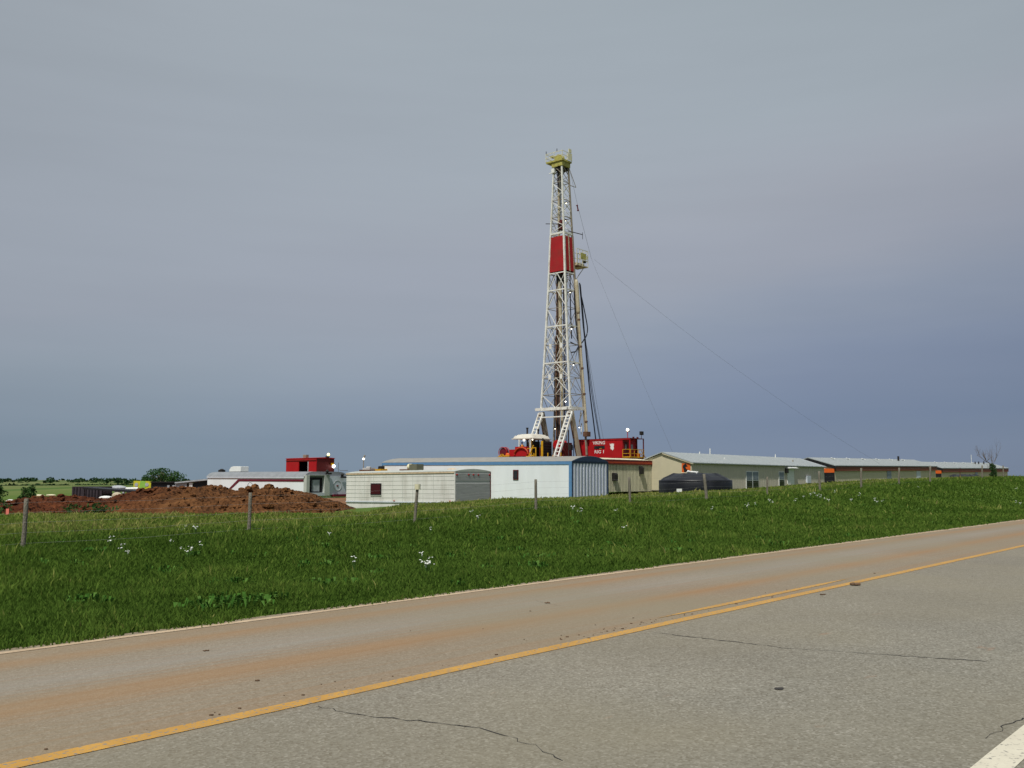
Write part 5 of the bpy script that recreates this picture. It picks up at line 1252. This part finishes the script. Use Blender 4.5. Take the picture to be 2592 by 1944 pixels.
# ------------------------------------------------------------------ dirt pile
def pile():
    prof = [(-260, 1297), (-120, 1290), (0, 1281), (35, 1277), (63, 1272), (86, 1261), (152, 1256), (182, 1259), (228, 1265), (270, 1264), (304, 1263), (337, 1250), (367, 1240), (392, 1236), (456, 1233.5), (481, 1239), (506, 1232), (527, 1234.5), (549, 1230), (563, 1233), (608, 1243.5), (654, 1236), (681, 1233), (708, 1238.5), (735, 1243), (753, 1249), (780, 1256.6), (800, 1264), (822, 1270), (842, 1279), (858, 1291), (870, 1300)]
    YR = 53.0; xs = [xx(px, YR) for px, _ in prof]; zs = [zz(py, YR) for _, py in prof]
    X = np.arange(xs[0], xs[-1]+.4, .11); Y = np.arange(42.5, 63, .13); gx, gy = np.meshgrid(X, Y, indexing='ij')
    ridge = np.interp(gx, xs, zs); base = hgt(gx*U.x+gy*U.y, gx*V.x+gy*V.y)-.05
    yr = YR+.7*np.sin(gx*.9)+.4*np.sin(gx*2.1+1)
    # foot of the pile comes nearer on the right, end closes at the trailer
    f0 = 46.2+.5*np.sin(gx*.5)+.3*np.sin(gx*1.7)+2.0*sst(gx, -13.5, -10)
    t = np.where(gy < yr, np.clip((gy-f0)/(yr-f0), 0, 1), np.clip(1-(gy-yr)/8.0, 0, 1))
    shp = np.sin(t*math.pi/2)**.95
    h = base+(ridge-base)*shp
    lump = .0
    for k, a, off in ((1.3, .16, 0), (3.1, .12, 7), (6.7, .085, 13), (13., .05, 21)): lump = lump+a*(1-np.abs(vnoise(gx, gy, k, 9, off)))*1.6-a*.9
    h = h-.11*t+lump*sst(t, 0, .25)*(1-.35*t)+rng.normal(0, .022, h.shape)*sst(t, 0, .1)
    h = np.where(t <= 0, base-.2, h)
    n, m = gx.shape; co = np.stack([gx, gy, h], -1).reshape(-1, 3); idx = np.arange(n*m).reshape(n, m)
    q = np.stack([idx[:-1, :-1], idx[1:, :-1], idx[1:, 1:], idx[:-1, 1:]], -1).reshape(-1, 4)
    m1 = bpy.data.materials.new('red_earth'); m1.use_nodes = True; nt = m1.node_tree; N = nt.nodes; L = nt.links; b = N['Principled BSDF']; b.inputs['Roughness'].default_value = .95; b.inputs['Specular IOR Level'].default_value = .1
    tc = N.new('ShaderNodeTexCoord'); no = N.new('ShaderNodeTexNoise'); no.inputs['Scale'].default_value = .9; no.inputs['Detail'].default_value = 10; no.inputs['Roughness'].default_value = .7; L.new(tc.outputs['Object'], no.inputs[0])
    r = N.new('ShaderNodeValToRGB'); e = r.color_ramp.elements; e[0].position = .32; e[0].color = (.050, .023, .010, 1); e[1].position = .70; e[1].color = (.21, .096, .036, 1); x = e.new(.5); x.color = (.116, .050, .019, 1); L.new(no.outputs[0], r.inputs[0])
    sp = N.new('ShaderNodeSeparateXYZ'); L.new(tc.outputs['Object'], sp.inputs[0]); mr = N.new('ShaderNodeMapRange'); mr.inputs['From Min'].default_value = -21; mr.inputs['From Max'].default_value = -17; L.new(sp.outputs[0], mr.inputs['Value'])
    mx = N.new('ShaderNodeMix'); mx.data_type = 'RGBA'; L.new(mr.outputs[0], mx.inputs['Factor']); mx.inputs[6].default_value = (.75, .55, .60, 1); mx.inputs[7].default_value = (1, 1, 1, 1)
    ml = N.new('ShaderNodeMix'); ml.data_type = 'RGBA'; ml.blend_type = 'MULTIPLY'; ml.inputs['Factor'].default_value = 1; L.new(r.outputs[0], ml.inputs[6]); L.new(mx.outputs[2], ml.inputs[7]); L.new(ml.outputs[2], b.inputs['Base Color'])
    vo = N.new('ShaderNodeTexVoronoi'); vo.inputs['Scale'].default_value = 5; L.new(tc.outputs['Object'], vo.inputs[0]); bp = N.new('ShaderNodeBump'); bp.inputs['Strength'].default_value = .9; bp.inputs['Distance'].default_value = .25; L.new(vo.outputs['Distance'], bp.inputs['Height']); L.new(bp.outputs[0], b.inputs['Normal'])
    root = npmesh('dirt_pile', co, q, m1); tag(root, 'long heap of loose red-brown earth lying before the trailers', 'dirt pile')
    # loose clods on it
    mb = MB()
    for i in range(1500):
        a = rng.integers(0, n); c = rng.integers(0, m)
        if t[a, c] < .08 or gy[a, c] > 55: continue
        s = float(np.clip(rng.lognormal(-2.5, .5), .04, .30)); mb.sphere((gx[a, c], gy[a, c], h[a, c]+s*.2), s, 5, 4, 0, (rng.uniform(.7, 1.3), rng.uniform(.7, 1.3), rng.uniform(.5, .9)))
    o = mb.build('clods', m1, root); o['kind'] = 'stuff'
pile()

# ------------------------------------------------------------------ trees, bushes
def leaves(name, centers, rad, per, size, m, parent=None, loc=None, squash=.8):
    C_ = np.array(centers); n = len(C_)*per
    c = np.repeat(C_[:, :3], per, 0); rr = np.repeat(C_[:, 3], per)*rad
    v = rng.normal(0, 1, (n, 3)); v /= np.linalg.norm(v, axis=1)[:, None]; q = rng.uniform(.35, 1.0, n)**.5; v[:, 2] *= squash
    P = c+v*(rr*q)[:, None]
    a = rng.normal(0, 1, (n, 3)); a /= np.linalg.norm(a, axis=1)[:, None]; b = np.cross(a, rng.normal(0, 1, (n, 3))); b /= np.linalg.norm(b, axis=1)[:, None]
    s = (size*rng.uniform(.5, 1.3, n))[:, None]
    co = np.stack([P-a*s, P+b*s*.6, P+a*s, P-b*s*.6], 1).reshape(-1, 3); f = (np.arange(n)*4)[:, None]+np.array([[0, 1, 2, 3]])
    cl = np.repeat(rng.uniform(-.2, .2, len(C_)), per)
    o = npmesh(name, co, f, m, np.repeat(np.clip(.45+cl+rng.normal(0, .15, n), 0, 1), 4))
    if parent: o.parent = parent
    return o
LM = leafmat('tree_leaves', [(0, (.022, .055, .018)), (.5, (.045, .10, .030)), (1, (.09, .15, .045))], .25)
LF = leafmat('far_leaves', [(0, (.014, .034, .014)), (.5, (.028, .060, .024)), (1, (.055, .095, .04))], .15)
def oak():
    Y = 195.; px0 = 408; p = Vector((xx(px0, Y), Y, hw(xx(px0, Y), Y))); t = empty('oak_tree', p, 'round leafy tree on the horizon left of the trailers', 'tree', rot=0)
    top = zz(1181.5, Y)-p.z; mb = MB(); cs = []
    mb.tube([(0, 0, -.3), (.1, 0, 1.6), (.0, 0, 3.0)], [.38, .30, .24], 8)
    for i in range(11):
        a = 2*math.pi*i/11; L_ = random.uniform(2.0, 3.6); z = random.uniform(.45, .95)*top
        e = Vector((math.cos(a)*L_*1.0, math.sin(a)*L_, z)); mb.tube([(0, 0, random.uniform(1.6, 2.9)), (e.x*.4, e.y*.4, z*.65), tuple(e)], [.14, .10, .03], 5)
    mb.build('trunk', M['bark'], t)
    for i in range(60):
        a = random.uniform(0, 6.28); q = random.uniform(0, 1)**.5; x = math.cos(a)*q; 
        X = -.2+x*3.3; zt = top*(1-.30*abs((X+.3)/3.5)**1.8) if X < 1 else top*(.80-.12*(X-1))
        z = random.uniform(.38, .95); cs.append((X, math.sin(a)*q*3, zt*z-.4, random.uniform(.55, 1.05)))
    for i in range(16): cs.append((random.uniform(1.2, 4.2), random.uniform(-2, 2), random.uniform(.3, .72)*top, random.uniform(.5, .9)))
    for i in range(6): cs.append((random.uniform(-3.6, -2.8), random.uniform(-1, 1), random.uniform(.25, .42)*top, .5))
    leaves('crown', cs, 1, 42, .17, LM, t)
oak()
def woods():
    cs = []
    for i in range(1150):
        px = random.uniform(-300, 900); Y = random.uniform(560, 820)
        if 165 < px < 200 and random.random() < .6: continue
        x = xx(px, Y); z = hw(x, Y); r = random.uniform(2.4, 3.6); tz = zz(1226 if px < 230 else 1223, Y)
        hh = (tz-z)*random.uniform(.55, 1.0)*(1.0 if px > 300 else .95)
        for k in range(3): cs.append((x+random.uniform(-4, 4), Y+random.uniform(-4, 4), z+max(1.5, hh-r*.9)*random.uniform(0, 1), r*random.uniform(.7, 1)))
    o = leaves('distant_woods', cs, 1, 38, 1.1, LF, squash=.7); tag(o, 'dark line of far-off trees along the left horizon', 'woods', kind='stuff')
    cs = []
    for i in range(260):
        px = random.uniform(-300, 1200); Y = random.uniform(1700, 2600); x = xx(px, Y); z = hw(x, Y); cs.append((x, Y, z+random.uniform(1, 4), random.uniform(6, 12)))
    o = leaves('far_hedges', cs, 1, 30, 3.0, LF, squash=.35); tag(o, 'scattered far hedges on the pale fields of the left horizon', 'hedges', kind='stuff')
woods()
def bush(px, pyb, Y, w, h, label, name='shrub', m=None, n=16):
    p = Vector((xx(px, Y), Y, zz(pyb, Y))); t = empty(name, p, label, 'shrub', rot=0); mb = MB()
    for i in range(5): a = random.uniform(0, 6.28); mb.tube([(0, 0, -.3), (math.cos(a)*w*.15, 0, h*.3), (math.cos(a)*w*.35, math.sin(a)*w*.3, h*.75)], [.03, .02, .01], 4)
    mb.build('stem', M['bark'], t)
    leaves('foliage', [(random.uniform(-.5, .5)*w*(1-.2*k/n), random.uniform(-.4, .4)*w, h*(.15+.8*k/n), w*.26) for k in range(n)], 1, 60, .05+.015*w, m or LM, t)
bush(72, 1275, 52.5, .75, .95, 'dark leafy bush rising behind the leftmost fence post')
bush(-6, 1288, 50, .9, 1.3, 'dark bush cut by the left edge of the photo')
bush(215, 1303, 47.3, 2.4, .20, 'low green weeds at the foot of the pile left of centre', 'weed_patch', None, 7)
bush(262, 1303, 47.0, 1.5, .15, 'low green weeds at the pile foot, right of the larger patch', 'weed_patch', None, 5)
bush(-10, 1305, 47.5, 1.4, .45, 'weeds at the pile foot by the left edge of the photo', 'weed_patch', None, 5)

def dead_tree():
    Y = 96.; p = Vector((xx(2517, Y), Y, 0)); p.z = hw(p.x, p.y)-.05; t = empty('dead_tree', p, 'small leaning tree of bare twigs with leaves at its foot, far right', 'tree', rot=0)
    s = Y/F*CP*1.0
    def q(px, py, y=0): return Vector(((px-2517)*s, y, zz(py, Y)-p.z))
    mb = MB(); mb.tube([(0, 0, -.1), q(2516, 1190), q(2513, 1178)], [.13, .11, .08], 7)
    def br(a, b, r, depth):
        m = a.lerp(b, .5)+Vector((random.uniform(-.05, .05), random.uniform(-.1, .1), random.uniform(-.03, .08))); mb.tube([a, m, b], [r, r*.75, r*.45], 5)
        if depth:
            for k in range(4):
                c = a.lerp(b, random.uniform(.35, 1)); d = (b-a); e = c+Vector((d.x*.3+random.uniform(-.35, .35), random.uniform(-.3, .3), abs(d.z)*.4+random.uniform(.1, .55))); br(c, e, r*.5, depth-1)
    br(q(2513, 1178), q(2495, 1166), .055, 2); br(q(2495, 1166), q(2478, 1152, .2), .025, 2); br(q(2514, 1180), q(2512, 1150), .022, 2); br(q(2515, 1182), q(2527, 1152), .022, 2); br(q(2515, 1185), q(2520, 1165, .3), .02, 1); br(q(2510, 1182), q(2498, 1184, -.1), .02, 1)
    mb.build('trunk', M['bark'], t)
    cs = [tuple(q(2515+random.uniform(-5, 5), py))+(.20,) for py in range(1176, 1206)]+[tuple(q(random.uniform(2508, 2530), random.uniform(1193, 1204)))+(.14,) for _ in range(8)]
    leaves('foliage', cs, 1, 70, .05, LM, t)
dead_tree()

# ------------------------------------------------------------------ far left clutter of the site
def left_site():
    def world(px, py, Y): return unp(px, py, Y)
    # dark ribbed pit tank
    Y = 92.; b = zz(1272, Y)
    def flat(name, px0, px1, pyt, pyb, Yn, dep, m, label, cat, part='body'):
        x0, x1 = xx(px0, Yn), xx(px1, Yn); zb, zt = zz(pyb, Yn), zz(pyt, Yn); t = empty(name, ((x0+x1)/2, Yn, zb), label, cat, rot=0); w = (x1-x0)/2
        return t, w, zt-zb
    t, w, h = flat('pit_tank', 183, 252, 1231.5, 1268, 92, 3, 'black', 'dark ribbed steel tank on the left, half hidden by the pile', 'tank')
    B((-w, 0, -.6), (w, 3, h)).build('body', M['pipe'], t); mb = MB()
    for i in range(9): x = -w+2*w*(i+.5)/9; mb.box((x-.06, -.10, -.6), (x+.06, -.0, h-.02))
    mb.build('rib', M['pipe'], t)
    t, w, h = flat('pit_shelter', 210, 352, 1236.5, 1268, 88, 4, 'black', 'long low black roof on posts, tilting down toward the pile', 'shelter')
    MB().prism([(-w, h+.10), (-w, h-.06), (w, h-.40), (w, h-.22)], 'y', 0, 3.5).build('roof', M['black'], t)
    for f in (-.98, -.35, .22, .45, .62, .95): MB().box((w*f-.09, 0, -.6), (w*f+.09, .2, h-.06-.34*(f+1)/2-.005)).build('post', M['sheetgrey' if f in (.45,) else 'pipe'], t)
    B((w*-.9, 3.0, -.6), (w*.05, 3.3, h-.5)).build('back_panel', M['engine'], t)
    # pale heaps and drums
    def heap(px, py, Y, r, m, label, cat='drum', sq=(1, 1, .7)):
        p = unp(px, py, Y); mb = MB().sphere((0, 0, 0), r, 12, 8, sq=sq); mb.tube([(0, 0, -.7*r*sq[2]), (0, 0, -1.2*r*sq[2]-.1)], r*.5, 8); o = mb.build('tarped_load' if cat == 'load' else cat.replace(' ', '_'), M[m], loc=tuple(p)); tag(o, label, cat)
    heap(26, 1273, 60, .32, 'whitetrim', 'rounded white drum near the left edge of the photo')
    heap(95, 1254.5, 90, .42, 'capw', 'pale flat tarp beyond the pile, right of the leftmost post', 'tarp', (1.6, 1, .28))
    heap(129, 1253.5, 92, .32, 'capw', 'small pale tarp beyond the pile, the farther one', 'tarp', (1.5, 1, .28))
    heap(268, 1260, 84, .5, 'whitetrim', 'white covered bundle under the black shelter roof', 'bundle', (1.2, 1, .35))
    heap(296, 1255, 86, .42, 'tansteel', 'tan covered bundle under the shelter roof, right of the white one', 'bundle', (1.1, .8, .8))
    heap(298, 1235.5, 100, .65, 'sheetgrey', 'pale grey mound showing above the black shelter roof', 'bundle', (1.5, 1, .45))
    t, w, h = flat('pipe_rack', 320, 350, 1234, 1250, 98, 1, 'capw', 'white horizontal pipe above the shelter by the yellow board', 'pipe rack')
    MB().tube([(-w, 0, h-.15), (w, 0, h-.12)], .16, 8).build('pipe', M['whitetrim'], t)
    for f in (-.8, .8): B((w*f-.05, -.05, -1.5), (w*f+.05, .05, h-.28)).build('stand', M['pipe'], t)
    t, w, h = flat('dark_cart', 30, 62, 1265, 1283, 62, 1, 'black', 'dark low cart by the leftmost fence post', 'cart')
    B((-w, 0, .18), (w, 1, h*.75)).build('bed', M['darkred'], t); MB().box((-w*.9, -.02, h*.752), (w*.9, .9, h)).build('load', M['engine'], t)
    for f in (-.6, .6): MB().tube([(w*f, -.1, .08), (w*f, .08, .08)], .15, 10).build('wheel', M['engine'], t)
    # yellow and green board with two grey rounds
    t, w, h = flat('painted_board', 338, 382, 1217, 1246, 104, 1, 'board', 'bright yellow and green board with two grey rounds', 'board')
    MB().prism([(-w, 0), (w, .2), (w, h-.05), (-w, h)], 'y', 0, .25).build('panel', M['board'], t)
    MB().prism([(-.30, h*.45), (-.18, h*.98), (.36, h*.97), (.45, h*.5), (.1, h*.2), (-.2, h*.3)], 'y', -.02, -.001).build('green_patch', M['boardgreen'], t)
    for x in (-.62, .52): MB().tube([(x, -.03, h*.66), (x, .0, h*.66)], .20, 14).build('round', M['sheetgrey'], t)
    for x in (-.8, .8): B((x*w-.06, .26, -1.5), (x*w+.06, .4, h*.8)).build('stand', M['pipe'], t)
    # dark sheds behind the pile crest
    t, w, h = flat('black_shed', 383, 448, 1219, 1243, 100, 3, 'black', 'black flat shed right of the yellow board', 'shed')
    B((-w, 0, -1.5), (w, 3, h-.1)).build('wall', M['black'], t); B((-w-.1, -.2, h-.1), (w+.1, 3.1, h)).build('roof', M['engine'], t)
    for f in (.35, .75): B((w*f-.12, -.04, -.5), (w*f+.12, -.001, h*.62)).build('pale_panel', M['sheetgrey'], t)
    t, w, h = flat('lean_to_shed', 444, 526, 1213, 1243, 96, 3, 'black', 'open lean-to with sloping grey roof and pale panels beside the striped trailer', 'shed')
    MB().prism([(-w, h-.42), (-w, h-.30), (w, h+.05), (w, h-.1)], 'y', -.2, 3).build('roof', M['sheetgrey'], t)
    B((-w, 2.5, -1.5), (w, 2.7, h-.42)).build('back_wall', M['engine'], t)
    B((-w, .0, -1.5), (-w*.3, .1, h-.40)).build('pale_panel', M['sheetgrey'], t); B((w*-.15, .0, -1.5), (w*.05, .1, h-.35)).build('pale_panel', M['whitetrim'], t)
    MB().prism([(w*.1, -1.5), (w, -1.5), (w, h-.12), (w*.1, h-.34)], 'y', .1, .2).build('dark_panel', M['black'], t)
    B((w*.9, -.02, -.5), (w, .09, h-.9)).build('pale_panel', M['grey'], t)
    # survey flag at the left
    Y = 43.; p = Vector((xx(20, Y), Y, hw(xx(20, Y), Y))); t = empty('marker_flag', p, 'small pink marker flag on a wire in the grass at far left', 'flag', rot=0)
    MB().tube([(0, 0, 0), (0, 0, .42)], .008, 4).build('wire', M['wire'], t)
    z = zz(1316, Y)-p.z; z = max(z, .25); B((-.01, -.01, z-.12), (.12, .0, z+.14)).build('flag', M['pink'], t)
left_site()
